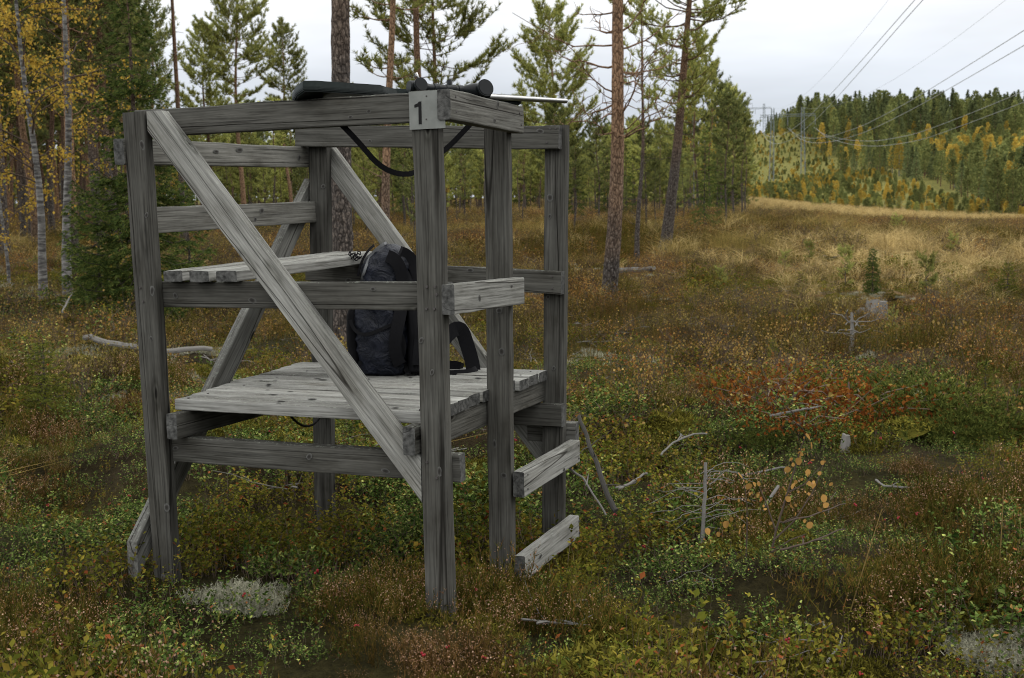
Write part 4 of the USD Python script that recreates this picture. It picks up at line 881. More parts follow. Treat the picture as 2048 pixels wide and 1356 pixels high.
def disk(g, n, r): a, q = g.uniform(0, 6.28, n), r * np.sqrt(g.random(n)); return np.stack([q * np.cos(a), q * np.sin(a), np.zeros(n)], -1)
def stems(g, n, r, h0, h1, out):
    """n stems: bases, tips."""
    b = disk(g, n, r); lean = g.normal(size=(n, 3)) * out; lean[:, 2] = 0
    return b, b * (1 + out) + lean * 0.15 + np.stack([np.zeros(n), np.zeros(n), g.uniform(h0, h1, n)], -1)
def p_lingon(seed, leaf=0.0175, W=0.60, n=20, h0=0.06, h1=0.15, per=10, r=0.11):
    g = np.random.default_rng(seed); b, tp = stems(g, n, r, h0, h1, 0.25)
    st_ = blades(b, unit(tp - b), np.linalg.norm(tp - b, axis=1), 0.0012, g)
    x = g.uniform(0.25, 1.0, (n, per)); o = (b[:, None] + (tp - b)[:, None] * x[..., None]).reshape(-1, 3)
    m = len(o); az = g.uniform(0, 6.28, m); d = np.stack([np.cos(az), np.sin(az), g.uniform(0.1, 0.9, m)], -1)
    sz = leaf * g.uniform(0.65, 1.15, m)
    return [(leafs(o, d, np.array([0, 0, 1.0]) + 0.35 * g.normal(size=(m, 3)), sz, sz * W), None), (st_, BROWN_TWIG)]
def p_heather(seed, n=40, h0=0.08, h1=0.19, flowers=12, r=0.10):
    g = np.random.default_rng(seed); b, tp = stems(g, n, r, h0, h1, 0.35)
    parts = [blades(b, unit(tp - b), np.linalg.norm(tp - b, axis=1), 0.0014, g)]
    per = 20; x = g.uniform(0.25, 1.0, (n, per)); o = (b[:, None] + (tp - b)[:, None] * x[..., None]).reshape(-1, 3); m = len(o)
    d = unit(g.normal(size=(m, 3)) * 0.55 + [0, 0, 1.0]); parts.append(blades(o, d, g.uniform(0.010, 0.030, m), 0.0015, g))
    out = [(join(parts), None)]
    if flowers:
        k = g.integers(0, n, int(n * flowers * 0.6)); x = g.uniform(0.55, 1.02, len(k))[:, None]; o = b[k] + (tp[k] - b[k]) * x + g.normal(size=(len(k), 3)) * 0.006
        out.append((leafs(o, g.normal(size=(len(k), 3)) + [0, 0, 0.4], g.normal(size=(len(k), 3)), g.uniform(0.004, 0.0075, len(k)), 0.0048), HFLOWER))
    return out
def p_shrub(seed, n=14, h0=0.11, h1=0.29, leaves=150, leaf=0.019, r=0.12, out=0.7, W=0.85):
    g = np.random.default_rng(seed); b, tp = stems(g, n, r, h0, h1, out)
    parts = [blades(b, unit(tp - b), np.linalg.norm(tp - b, axis=1), 0.003, g)]
    k = g.integers(0, n, leaves); x = g.uniform(0.3, 1.0, leaves)[:, None]; o = b[k] + (tp[k] - b[k]) * x + g.normal(size=(leaves, 3)) * 0.030
    kk = g.integers(0, n, n * 3); xx = g.uniform(0.35, 0.85, n * 3)[:, None]; o2 = b[kk] + (tp[kk] - b[kk]) * xx
    parts.append(blades(o2, unit(g.normal(size=(n * 3, 3)) * 0.7 + [0, 0, 1]), g.uniform(0.06, 0.16, n * 3), 0.0018, g))
    sz = leaf * g.uniform(0.6, 1.15, leaves)
    return [(leafs(o, g.normal(size=(leaves, 3)), g.normal(size=(leaves, 3)) + [0, 0, 0.8], sz, sz * W), None), (join(parts), DARK_TWIG)]
def p_grass(seed, n=46, h0=0.14, h1=0.33, r=0.10, w=0.0026):
    g = np.random.default_rng(seed); b, tp = stems(g, n, r, h0, h1, 0.5)
    mid = b + (tp - b) * 0.55 + [0, 0, 0.03]; tp = tp + (tp - b) * [1, 1, 0] * 1.2
    s = unit(np.cross(tp - b, g.normal(size=(n, 3)))) * w
    v = np.stack([b - s, b + s, mid + s * 0.8, mid - s * 0.8, tp], 1).reshape(-1, 3); i = np.arange(n)[:, None] * 5
    return [((v, np.concatenate([i + [0, 1, 2], i + [0, 2, 3], i + [3, 2, 4]], 1).reshape(-1, 3)), None)]
def p_cushion(seed, r=0.16, h=0.07, n=900, L=0.022, w=0.0030):
    g = np.random.default_rng(seed); o = disk(g, n, r); q = 1 - (o[:, 0] ** 2 + o[:, 1] ** 2) / r ** 2; o[:, 2] = h * np.sqrt(np.clip(q, 0, 1)) * (0.6 + 0.8 * meshkit.noise(o * 18, seed)) - 0.015
    d = unit(o * [1, 1, 0] * 3 + [0, 0, 0.25] + g.normal(size=(n, 3)) * 0.55)
    th = np.linspace(0, 6.283, 13)[:-1]; rg = np.array([0.35, 0.7, 0.98]) * r
    dome = [[0, 0, h * 0.5 - 0.02]] + [[a * 0.85 * math.cos(t_), a * 0.85 * math.sin(t_), h * 0.5 * math.sqrt(max(0, 1 - (a / r) ** 2)) - 0.02] for a in rg for t_ in th]
    f = [[0, 1 + k, 1 + (k + 1) % 12] for k in range(12)]
    for q_ in range(2):
        for k in range(12):
            a, b2 = 1 + q_ * 12 + k, 1 + q_ * 12 + (k + 1) % 12; f += [[a, a + 12, b2 + 12], [a, b2 + 12, b2]]
    return [(join([blades(o, d, g.uniform(0.6, 1.2, n) * L, w, g), (np.array(dome), np.array(f))]), None)]
def p_lichen(seed, n=150):
    """Reindeer lichen: many tiny upright branching tufts in a loose mat."""
    g = np.random.default_rng(seed); b = disk(g, n, 0.085); hgt = g.uniform(0.015, 0.05, n) * (0.5 + meshkit.noise(b * 30, seed)); d = unit(g.normal(size=(n, 3)) * 0.35 + [0, 0, 1.0])
    ps = [blades(b, d, hgt, 0.0022, g)]
    for k in range(9):
        x = g.uniform(0.35, 1.0, n)[:, None]; o = b + d * hgt[:, None] * x; ps.append(blades(o, unit(d + g.normal(size=(n, 3)) * 0.75), g.uniform(0.006, 0.017, n), 0.0015, g))
    return [(join(ps), None)]
def p_twigs(seed, n=5):
    g = np.random.default_rng(seed); ps = []
    for k in range(n):
        c = disk(g, 1, 0.12)[0]; az = g.uniform(0, 6.28); L = g.uniform(0.12, 0.4); x = np.linspace(-0.5, 0.5, 5)[:, None]
        p = c + np.array([math.cos(az), math.sin(az), g.uniform(-0.1, 0.35)]) * L * x + np.cumsum(g.normal(size=(5, 3)) * 0.012, 0) + [0, 0, 0.07]
        ps.append(tube(p, np.linspace(0.0035, 0.0012, 5) * g.uniform(0.6, 1.3), 4))
    return [(join(ps), None)]

cover = {}
def scatter(name, protos, leaf_m, pos, scale, label, cat, tilt=0.12):
    if not len(pos): return
    path = numbered("/World", name); pi = UsdGeom.PointInstancer.Define(stage, path); rel = pi.CreatePrototypesRel()
    for k, parts in enumerate(protos):
        pp = f"{path}/plant_{k:03d}"; UsdGeom.Xform.Define(stage, pp)
        for mesh_, m_ in parts: obj("shoots", mesh_, m_ or leaf_m, pp)
        rel.AddTarget(pp)
    g = np.random.default_rng(len(pos)); n = len(pos)
    yaw, tx, ty = g.uniform(0, 6.283, n), g.normal(size=n) * tilt, g.normal(size=n) * tilt
    q = np.stack([np.cos(yaw / 2), tx * np.cos(yaw / 2) / 2, ty * np.cos(yaw / 2) / 2, np.sin(yaw / 2)], -1); q /= np.linalg.norm(q, axis=1, keepdims=True)
    pi.CreateProtoIndicesAttr(Vt.IntArray.FromNumpy(g.integers(0, len(protos), n).astype(np.int32)))
    pi.CreatePositionsAttr(Vt.Vec3fArray.FromNumpy(np.asarray(pos, np.float32)))
    pi.CreateOrientationsAttr(Vt.QuathArray([Gf.Quath(float(a), float(b), float(c), float(d)) for a, b, c, d in q]))
    sc = np.asarray(scale, float)[:, None] * np.stack([np.ones(n), np.ones(n), g.uniform(0.75, 1.2, n)], -1)
    pi.CreateScalesAttr(Vt.Vec3fArray.FromNumpy(sc.astype(np.float32)))
    tag(pi.GetPrim(), label, cat, kind="stuff")
def field(g, t0, t1, dens, amax=0.56):
    n = int(dens * amax * (t1 ** 2 - t0 ** 2)); t = np.sqrt(g.uniform(t0 ** 2, t1 ** 2, n)); a = g.uniform(-amax, amax, n)
    xy = CAM[:2] + (a * t)[:, None] * RH[:2] + t[:, None] * FH[:2]
    return xy
K_ = {k: ([], []) for k in ("lingon", "bilberry", "heather", "rusty", "grass", "sedge", "moss", "lichen", "twigs", "rustheather")}
LICH = [(490, 3.98, 9, 0.075), (1990, 3.40, 12, 0.085), (398, 9.6, 10, 0.18), (1555, 8.9, 8, 0.14), (505, 9.2, 14, 0.35), (280, 8.6, 8, 0.30), (1830, 8.2, 6, 0.14), (1690, 10.5, 5, 0.2)]
LC = [(gpos(a, b)[:2], 0.95 * d) for a, b, c, d in LICH]
def put(kind, xy, sc):
    if kind != "lichen":
        keep = np.ones(len(xy), bool)
        for c, r in LC: keep &= ((xy - c) ** 2).sum(1) > r * r
        xy, sc = xy[keep], np.asarray(sc)[keep]
    K_[kind][0].append(xy); K_[kind][1].append(sc)
gg = np.random.default_rng(3)
# near: dwarf shrubs leaf by leaf
xy = field(gg, 1.6, 10.0, 104); grass, red, green, t, s, px = land(xy)
hz = nz(xy, 1.15, 51) + 0.09 * (t < 3.9) + 0.12 * ((px > 1480) & (t < 6.2)) + 0.10 * ((px < 300) & (t < 4.6)) - 0.13 * ((px > 380) & (px < 1480) & (t > 4.2)) + 0.06 * (t > 7)
mz, r = nz(xy, 0.9, 52), gg.random(len(xy))
kind = np.where(hz > 0.625, "heather", "lingon")
kind = np.where((kind == "lingon") & (nz(xy, 1.6, 53) > 0.56), "bilberry", kind)
kind = np.where((mz > 0.655) & (r < 0.6), "moss", kind)
kind = np.where((t > 6.5) & (r < 0.35 * red), "rusty", kind)
kind = np.where((r > 0.994), "sedge", kind); kind = np.where((r > 0.955) & (r < 0.959), "twigs", kind)
lump = 0.52 + 1.9 * np.clip(nz(xy, 1.7, 57) - 0.28, 0, 1); hollow = (nz(xy, 2.6, 58) < 0.39) & (t > 3.0); kind = np.where(hollow & (gg.random(len(xy)) < np.where(t < 4.6, 0.18, 0.45)), "none", np.where(hollow, "lingon", kind)); lump = np.where(hollow, 0.55, lump)
foot = np.exp(-((xy[:, 0] + 1.06) ** 2 + (xy[:, 1] + 0.38) ** 2) / 0.30); lump = lump * (1 - 0.48 * foot); kind = np.where((kind == "sedge") & (t < 5.5), "lingon", kind)
for k in set(kind) - {"none"}: i = kind == k; put(k, xy[i], gg.uniform(0.72, 1.22, i.sum()) * lump[i])
# middle distance
xy = field(gg, 10.0, 25.0, 26); grass, red, green, t, s, px = land(xy); r = gg.random(len(xy)); hz = nz(xy, 0.55, 54)
kind = np.where(r < 0.18 + 0.62 * red, "rusty", np.where(hz > 0.56, "rustheather", np.where(green > 0.6, "bilberry", "moss")))
kind = np.where((px < 850) & (r > 0.60), np.where(hz > 0.5, "lingon", "moss"), kind)
mott = nz(xy, 0.45, 61); kind = np.where((mott > 0.60) & (r < 0.8), np.where(nz(xy, 0.8, 62) > 0.5, "bilberry", "moss"), kind); kind = np.where((mott < 0.40) & (r > 0.25), "rustheather", kind)
kind = np.where(gg.random(len(xy)) < 0.9 * grass, "grass", kind); kind = np.where(gg.random(len(xy)) < 0.07, "sedge", kind); kind = np.where(gg.random(len(xy)) < 0.05, "twigs", kind); kind = np.where((nz(xy, 0.7, 63) > 0.665) & (gg.random(len(xy)) < 0.5), "lichen", kind)
lump2 = 0.55 + 1.3 * np.clip(nz(xy, 0.9, 59) - 0.25, 0, 1); kind = np.where((nz(xy, 1.3, 60) < 0.41) & (gg.random(len(xy)) < 0.6), "none", kind)
for k in set(kind) - {"none"}: i = kind == k; put(k, xy[i], lump2[i] * gg.uniform(0.85, 1.45, i.sum()) * (1.25 if k in ("moss", "lingon", "bilberry") else 1.0))
# far
xy = field(gg, 25.0, 62.0, 8.0); grass, red, green, t, s, px = land(xy); r = gg.random(len(xy))
kind = np.where(r < grass, "grass", np.where(nz(xy, 0.16, 64) + 0.25 * (gg.random(len(xy)) - 0.5) < 0.54, "rusty", np.where(nz(xy, 0.3, 55) > 0.5, "rustheather", "sedge")))
for k in set(kind): i = kind == k; put(k, xy[i], gg.uniform(1.3, 2.2, i.sum()) * np.where(kind[i] == "grass", 0.8, 1.0))
xy = field(gg, 62.0, 165.0, 2.0); grass, red, green, t, s, px = land(xy); xy, t, grass = xy[px > 560], t[px > 560], grass[px > 560]; r = gg.random(len(xy))
kind = np.where(r < grass * 1.7, "grass", np.where(nz(xy, 0.10, 65) + 0.2 * (r - 0.5) < 0.52, "rusty", "sedge"))
for k in set(kind): i = kind == k; put(k, xy[i], gg.uniform(1.2, 1.9, i.sum()) * np.where(kind[i] == "rusty", 0.75, 1.0))
xy = field(gg, 92.0, 148.0, 2.2); grass, red, green, t, s, px = land(xy); i = gg.random(len(xy)) < grass * (px > 1430)
put("grass", xy[i], gg.uniform(1.2, 1.9, i.sum()))
def spots(kind, px, py_t, n, rad, s0, s1, up=0.0):
    c = gpos(px, py_t); p = c[:2] + gg.normal(size=(n, 2)) * rad; put(kind, p, gg.uniform(s0, s1, n))
for px_, t_, n_, r_ in LICH:
    spots("lichen", px_, t_, n_ * 2, r_ * 0.8, 0.45, 1.0)
for px_, t_, n_, r_ in ((1310, 7.0, 16, 0.22), (470, 8.0, 30, 0.6), (540, 9.0, 30, 0.7), (200, 8.5, 26, 0.6), (1950, 3.9, 10, 0.2)): spots("moss", px_, t_, n_, r_, 0.8, 1.4)
PROT = dict(lingon=([p_lingon(k) for k in (1, 2, 3, 4)], LINGON, "lingonberry_plants", "low glossy green lingonberry plants covering the ground under the stand", "lingonberry"),
    bilberry=([p_lingon(k, 0.021, 0.62, 15, 0.09, 0.20, 9) for k in (5, 6, 7)], BILBERRY, "bilberry_plants", "yellow-green bilberry shrubs scattered between the heather", "bilberry"),
    heather=([p_heather(8), p_heather(9, flowers=0), p_heather(10, flowers=16), p_heather(11, flowers=0), p_heather(33, flowers=5)], HEATHER, "heather", "brown-green heather with tiny withered flowers in the foreground", "heather"),
    rusty=([p_shrub(k) for k in (12, 13, 14, 15)], RUSTY, "dwarf_birch_shrubs", "rust-brown dwarf birch shrubs spread over the open heath", "shrubs"),
    rustheather=([p_heather(k, 26, 0.12, 0.25, 0, 0.13) for k in (16, 17)], HEATHER, "heather", "dark heather tufts among the rusty shrubs farther out", "heather"),
    grass=([p_grass(k) for k in (18, 19, 20)], STRAW, "dry_grass", "pale dry grass on the open bog to the right", "grass"),
    sedge=([p_grass(k, 22, 0.12, 0.28, 0.08, 0.0015) for k in (21, 22)], OLIVEGRASS, "sedge", "thin olive sedge tufts between the shrubs", "grass"),
    moss=([p_cushion(k) for k in (23, 24, 25)], MOSS, "moss", "yellow-green moss cushions between the shrubs", "moss"),
    lichen=([p_lichen(k) for k in (26, 27, 34)], LICHEN, "reindeer_lichen", "pale grey reindeer lichen mounds in the heath", "lichen"),
    twigs=([p_twigs(k) for k in (28, 29, 30)], GREY_TWIG, "dead_twigs", "thin grey dead twigs littering the heath", "twigs"))
for k, (protos, m, nm, lb, ct) in PROT.items():
    if K_[k][0]:
        xy = np.vstack(K_[k][0]); sc = np.concatenate(K_[k][1])
        scatter(nm, protos, m, np.column_stack([xy, ground(xy) - 0.015 + 0.025 * (k == "lichen")]), sc, lb, ct)
scatter("distant_pine_thicket", [[(a_[0], THIN_BARK), (a_[2], None)] for a_ in (pine(160 + k, 6.0, 0.055, 1.2, 0.95, tuft=0.20, K=6, w=0.03, sides=5, whorl=0.45) for k in range(3))], NEEDLE, bw, gg.uniform(0.65, 1.15, len(bw)), "mass of small pines closing the view behind the thicket", "wood", tilt=0.03)
# berries
xy = field(gg, 2.6, 6.5, 4.5, 0.42); grass, red, green, t, s, px = land(xy)
bm = trimesh.creation.icosphere(1, 0.0038)
scatter("lingonberries", [[((np.vstack([np.array(bm.vertices) + o_ for o_ in ((0, 0, 0), (0.008, 0.002, -0.004), (-0.003, 0.008, -0.006))]), np.vstack([np.array(bm.faces) + 42 * q for q in range(3)])), None)]], BERRY, np.column_stack([xy, ground(xy) + gg.uniform(0.07, 0.13, len(xy))]), gg.uniform(0.8, 1.2, len(xy)), "red lingonberries dotted among the leaves under the stand", "berries")
for kind_, m_ in (("spruce", FAR_SPRUCE), ("pine", FAR_PINE), ("birch", FAR_BIRCH)):
    if rest[kind_]:
        q_ = np.array(rest[kind_]); tr_ = [far_tree(400 + k, FH0[kind_], kind_) for k in range(3)]
        scatter(f"distant_{kind_}_wood", [[(a_[0], BIRCH_BARK if kind_ == "birch" else THIN_BARK), (a_[2], None)] for a_ in tr_], m_, np.column_stack([q_[:, :2], ground(q_[:, :2]) - 0.3]), q_[:, 2], f"mass of far {kind_} trees filling the hill behind the nearer ones", "wood", tilt=0.02)
for _ in range(70):                                              # small trees along the bog's far margin
    t = gh.uniform(118, 168); px = gh.uniform(1455, 2090); p = gpos(px, t); r = gh.random(); H = gh.uniform(0.9, 2.8) * (0.6 + 0.4 * (t > 140))
    pr, nm = (YP[gh.integers(6)], "margin_pine") if r < 0.6 else (YB[gh.integers(2)], "margin_birch")
    lb = ("low green pine" if r < 0.6 else "low yellow birch") + " on the bog's far margin " + ("below the clearing" if px < 1660 else "below the hillside wood")
    copy(nm, pr, p, gh.uniform(0, 6.28), H / (5.0 if r < 0.6 else 4.5) * np.array([1.5, 1.5, 1.0]), lb, "tree", lb.replace("pine", "pines").replace("birch", "birches"))
# low bushes in the clearing on the hillside
n = 3000; t = 640 - 490 * gh.random(n) ** 0.7; off = gh.uniform(-27, 19, n); s = line_s(t) + off
xy = CAM[:2] + s[:, None] * RH[:2] + t[:, None] * FH[:2]; pick = gh.random(n)
bush = lambda sd, lf: [(far_tree(sd, 3.2, "birch")[2], None)]
for m_, sel, lb in ((FAR_BIRCH, pick < 0.38, "low yellow birch scrub in the power-line clearing"), (FAR_PINE, pick >= 0.38, "low green scrub in the power-line clearing")):
    scatter("clearing_scrub", [bush(300, 0), bush(301, 0)], m_, np.column_stack([xy[sel], ground(xy[sel]) - 0.6]), gh.uniform(0.25, 0.75, sel.sum()), lb, "scrub")

# ------------------------------------------------------------------ rifle on the rails
POLY = mat("green_polymer", {"g": ("geometry", {}), "n": ("noise_texture", {"scale": 90.0, "detail": 3.0}), "r": ("rgb_ramp", {"ramp": [(0.3, (0.004, 0.0075, 0.007)), (0.7, (0.009, 0.0135, 0.0125))]}), "p": ("principled_bsdf", {"roughness": 0.36, "specular_ior_level": 0.14})}, [("g.position", "n.vector"), ("n.fac", "r.fac"), ("r.color", "p.base_color")])
GUNBLACK = plain("scope_black", (0.006, 0.0075, 0.008), 0.36, spec=0.16)
STEELB = plain("stainless_barrel", (0.30, 0.30, 0.295), 0.33, metal=1.0)
WEBBING = plain("black_webbing", (0.008, 0.008, 0.009), 0.8, spec=0.1, bump=0.4, bscale=600)
from shapely.geometry import Polygon
RD = unit(np.array([0.61, 0.792, -0.006])); RY = unit(np.array([0.785, -0.605, 0.20])); RO = np.array([-0.497, -0.020, 0.474 + CAMZ])
RZ = np.cross(RY, RD)
def rf(v): v = np.asarray(v, float); return v[:, :1] * RD + v[:, 1:2] * RY + v[:, 2:3] * RZ
rifle = thing("hunting_rifle", "hunting rifle with dark green stock, scope and silver barrel lying across the top rails", "rifle", loc=RO)
def slab(poly, th, bev):
    """A stock shape with its edges rounded in eight layers."""
    parts = []; zs = np.linspace(-0.5, 0.5, 11) * th
    for z0, z1 in zip(zs[:-1], zs[1:]):
        e = (abs(z0 + z1) / th); off = -bev * max(0.0, 1 - math.sqrt(max(0.0, 1 - e ** 2.4)))
        p = Polygon(poly).buffer(off)
        for q in getattr(p, "geoms", [p]):
            m_ = trimesh.creation.extrude_polygon(q, z1 - z0, engine="earcut"); v = np.array(m_.vertices); v[:, 2] += z0
            parts.append((v, np.array(m_.faces)))
    return join(parts)
butt = [(0.012, -0.118), (0.0, -0.05), (0.006, 0.010), (0.05, 0.020), (0.29, 0.016), (0.325, -0.004), (0.36, -0.014), (0.43, -0.010), (0.43, -0.060), (0.40, -0.082), (0.372, -0.098), (0.345, -0.088), (0.315, -0.064), (0.20, -0.085), (0.10, -0.104)]
fore = [(0.43, -0.056), (0.43, -0.004), (0.84, -0.004), (0.865, -0.012), (0.865, -0.026), (0.80, -0.034), (0.62, -0.045)]
for nm_, pl_, th_ in (("stock", butt, 0.038), ("fore_end", fore, 0.036)):
    v, f = slab(pl_, th_, 0.016); obj(nm_, (rf(v), f), POLY, rifle, smooth=35)
def lathe_x(prof, y, z=0.0, n=20):
    x = np.array([p[0] for p in prof]); r = np.array([p[1] for p in prof])
    pts = np.stack([x, np.full(len(x), y), np.full(len(x), z)], -1)
    ang = np.arange(n) * 2 * np.pi / n
    v = (pts[:, None] + r[:, None, None] * np.stack([np.zeros(n), np.cos(ang), np.sin(ang)], -1)[None]).reshape(-1, 3)
    i, j = np.meshgrid(np.arange(len(x) - 1), np.arange(n), indexing="ij")
    A, B, C, D = i * n + j, i * n + (j + 1) % n, (i + 1) * n + (j + 1) % n, (i + 1) * n + j
    f = np.concatenate([np.stack([A, B, C], -1).reshape(-1, 3), np.stack([A, C, D], -1).reshape(-1, 3)])
    return v, f
v, f = lathe_x([(0.40, 0.0), (0.401, 0.016), (0.60, 0.016), (0.605, 0.013)], 0.004); obj("receiver", (rf(v), f), STEELB, rifle, smooth=35)
v, f = lathe_x([(0.60, 0.0), (0.60, 0.0135), (0.66, 0.0125), (0.74, 0.0108), (1.050, 0.0085), (1.054, 0.0075), (1.054, 0.0035), (1.02, 0.003)], 0.004); obj("barrel", (rf(v), f), STEELB, rifle, smooth=35)
SY = 0.060
def scp(prof): return [(x - 0.035, r * 1.0) for x, r in prof]
v, f = lathe_x(scp([(0.405, 0.0), (0.405, 0.0195), (0.410, 0.0215), (0.445, 0.0215), (0.455, 0.0175), (0.475, 0.0165), (0.485, 0.0135), (0.545, 0.0135), (0.548, 0.0165), (0.585, 0.0165), (0.588, 0.0135), (0.615, 0.0135), (0.655, 0.0260), (0.700, 0.0275), (0.712, 0.0290), (0.716, 0.0285), (0.716, 0.0)]), SY); sc_ = obj("scope", (rf(v), f), GUNBLACK, rifle, smooth=35)
for x_a, r_a in ((0.402, 0.0245), (0.652, 0.0310)):                # the flipped-open lens caps, lying back along the tube
    ang = np.arange(25)[:-1] * 2 * np.pi / 24
    parts_ = []
    for (y0_, y1_, rr_) in ((0, 0.008, r_a), (0.008, 0.010, r_a * 0.86)):
        yy = SY + r_a + 0.001
        pts_ = np.array([[x_a, yy + y0_, 0], [x_a, yy + y1_, 0]])
        ring = np.stack([np.cos(ang) * rr_, np.zeros(24), np.sin(ang) * rr_], -1)
        v = np.vstack([pts_[0] + ring, pts_[1] + ring, pts_[0], pts_[1]]); k = np.arange(24); k2 = (k + 1) % 24
        f = np.vstack([np.stack([k, k2, 24 + k2], -1), np.stack([k, 24 + k2, 24 + k], -1), np.stack([np.full(24, 48), k2, k], -1), np.stack([np.full(24, 49), 24 + k, 24 + k2], -1)])
        parts_.append((v, f))
    v, f = join(parts_); obj("lens_cap", (rf(v), f), GUNBLACK, rifle)
for x_a in (0.475, 0.570):
    v, f = lathe_x([(x_a - 0.009, 0.0), (x_a - 0.009, 0.0165), (x_a + 0.009, 0.0165), (x_a + 0.009, 0.0)], SY, 0, 12); v2, f2 = tube(np.array([[x_a, SY - 0.01, 0], [x_a, 0.012, 0]]), 0.007, 6)
    v, f = join([(v, f), (v2, f2)]); obj("scope_ring", (rf(v), f), GUNBLACK, rifle, smooth=35)
v, f = tube(np.array([[0.531, SY, 0.012], [0.531, SY, 0.032]]), 0.0095, 10); obj("turret", (rf(v), f), GUNBLACK, rifle, smooth=35)
v, f = join([tube(np.array([[0.44, 0.012, 0.0], [0.435, 0.02, 0.045], [0.425, 0.02, 0.055]]), 0.0042, 8), tube(np.array([[0.425, 0.02, 0.053], [0.421, 0.02, 0.064]]), 0.008, 8)]); obj("bolt_handle", (rf(v), f), STEELB, rifle, smooth=35)
def ribbon(pts, width, thick=0.0025, wdir=None, n=26):
    """A strap through pts; wdir: direction of its width (default: across the path and the line of sight)."""
    p = np.asarray(pts, float); u = np.r_[0, np.cumsum(np.linalg.norm(np.diff(p, axis=0), axis=1))]
    from scipy.interpolate import CubicSpline
    q = CubicSpline(u, p)(np.linspace(0, u[-1], n)); t = unit(np.gradient(q, axis=0))
    w = unit(np.cross(t, q - CAM)) if wdir is None else unit(np.tile(np.asarray(wdir, float), (n, 1)) - t * (t @ np.asarray(wdir, float))[:, None])
    nn = unit(np.cross(t, w)) * thick / 2; w = w * np.reshape(width, (-1, 1)) / 2
    v = np.stack([q - w - nn, q + w - nn, q + w + nn, q - w + nn], 1).reshape(-1, 3)
    i, j = np.meshgrid(np.arange(n - 1), np.arange(4), indexing="ij"); A, B, C, D = i * 4 + j, i * 4 + (j + 1) % 4, (i + 1) * 4 + (j + 1) % 4, (i + 1) * 4 + j
    f = np.concatenate([np.stack([A, B, C], -1).reshape(-1, 3), np.stack([A, C, D], -1).reshape(-1, 3)])
    e = 4 * (n - 1)
    return v, np.vstack([f, [[0, 2, 1], [0, 3, 2], [e, e + 1, e + 2], [e, e + 2, e + 3]]])
v, f = ribbon([RO + rf([[0.10, -0.085, -0.02]])[0], on_ray(690, 256, 3.90), on_ray(722, 290, 3.93), on_ray(758, 329, 3.97), on_ray(792, 346, 4.02), on_ray(826, 346, 4.07), on_ray(862, 322, 4.12), on_ray(905, 286, 4.18), on_ray(928, 262, 4.20), RO + rf([[0.80, -0.03, -0.02]])[0]], 0.019, n=40)
obj("sling", (v - RO, f), WEBBING, rifle)
v, f = tube(RO + rf(np.array([[0.10, -0.095, 0.0], [0.098, -0.110, -0.012], [0.102, -0.10, -0.022]])), 0.0022, 6); obj("sling_swivel", (v - RO, f), GUNBLACK, rifle)

# ------------------------------------------------------------------ backpack on the floor
NYLON = mat("navy_nylon", {"g": ("geometry", {}), "n": ("noise_texture", {"scale": 14.0, "detail": 4.0, "roughness": 0.55, "distortion": 0.8}), "n2": ("noise_texture", {"scale": 500.0}), "r": ("rgb_ramp", {"ramp": [(0.3, (0.005, 0.006, 0.009)), (0.7, (0.011, 0.013, 0.021))]}),
    "a": ("math", {"math_type": "multiply_add", "value2": 0.04}), "b": ("bump", {"strength": 0.9, "distance": 0.04}), "p": ("principled_bsdf", {"roughness": 0.42, "specular_ior_level": 0.22})},
    [("g.position", "n.vector"), ("g.position", "n2.vector"), ("n.fac", "r.fac"), ("r.color", "p.base_color"), ("n2.fac", "a.value1"), ("n.fac", "a.value3"), ("a.value", "b.height"), ("b.normal", "p.normal")])
NYLON2 = plain("black_padding", (0.006, 0.006, 0.007), 0.8, spec=0.1, bump=0.5, bscale=260)
GREYTRIM = plain("grey_piping", (0.13, 0.135, 0.14), 0.5)
PB = np.array([-0.715, 0.940, -0.610 + CAMZ]); pack = thing("backpack", "dark navy backpack standing on the stand's floor beside the bench", "backpack", loc=PB)
def loft(rings, n=40, wr=0.010, seed=3, ex=2.6):
    """rings: (height, right offset, half width, ahead offset, half depth)"""
    rr = np.array(rings); hh = np.linspace(rr[0, 0], rr[-1, 0], 34); R_ = np.stack([np.interp(hh, rr[:, 0], rr[:, k]) for k in range(5)], -1)
    R_[:, 1:] = gaussian_filter(R_[:, 1:], (1.2, 0), mode="nearest")
    ang = np.arange(n) * 2 * np.pi / n; ca, sa = np.cos(ang), np.sin(ang)
    qx, qy = np.sign(ca) * np.abs(ca) ** (2 / ex), np.sign(sa) * np.abs(sa) ** (2 / ex)
    v = []
    for h_r, ox, a_, oy, b_ in R_: v.append(RH * (ox + a_ * qx)[:, None] + FH * (oy + b_ * qy)[:, None] + np.array([0, 0, 1.0]) * h_r)
    v = np.array(v); c = v.mean(1, keepdims=True); d = unit(v - c)
    q = v * [6, 6, 13] + [0, 0, seed]; q = q + (v @ RH)[..., None] * [0, 0, 9]
    v = v + d * ((np.abs(meshkit.fbm(q, 3, seed) - 0.5)) * -2.2 + 0.25)[..., None] * wr * 2
    m = len(R_); v = v.reshape(-1, 3); i, j = np.meshgrid(np.arange(m - 1), np.arange(n), indexing="ij"); A, B, C, D = i * n + j, i * n + (j + 1) % n, (i + 1) * n + (j + 1) % n, (i + 1) * n + j
    f = np.concatenate([np.stack([A, B, C], -1).reshape(-1, 3), np.stack([A, C, D], -1).reshape(-1, 3)])
    k = len(v); v = np.vstack([v, v[:n].mean(0), v[-n:].mean(0)]); jj = np.arange(n)
    return v, np.vstack([f, np.stack([np.full(n, k), (jj + 1) % n, jj], -1), np.stack([np.full(n, k + 1), (m - 1) * n + jj, (m - 1) * n + (jj + 1) % n], -1)])
PACKM = []
def pack_part(name, m_, mat_):
    PACKM.append((np.array(m_[0]), np.array(m_[1]))); return obj(name, m_, mat_, pack, smooth=True)
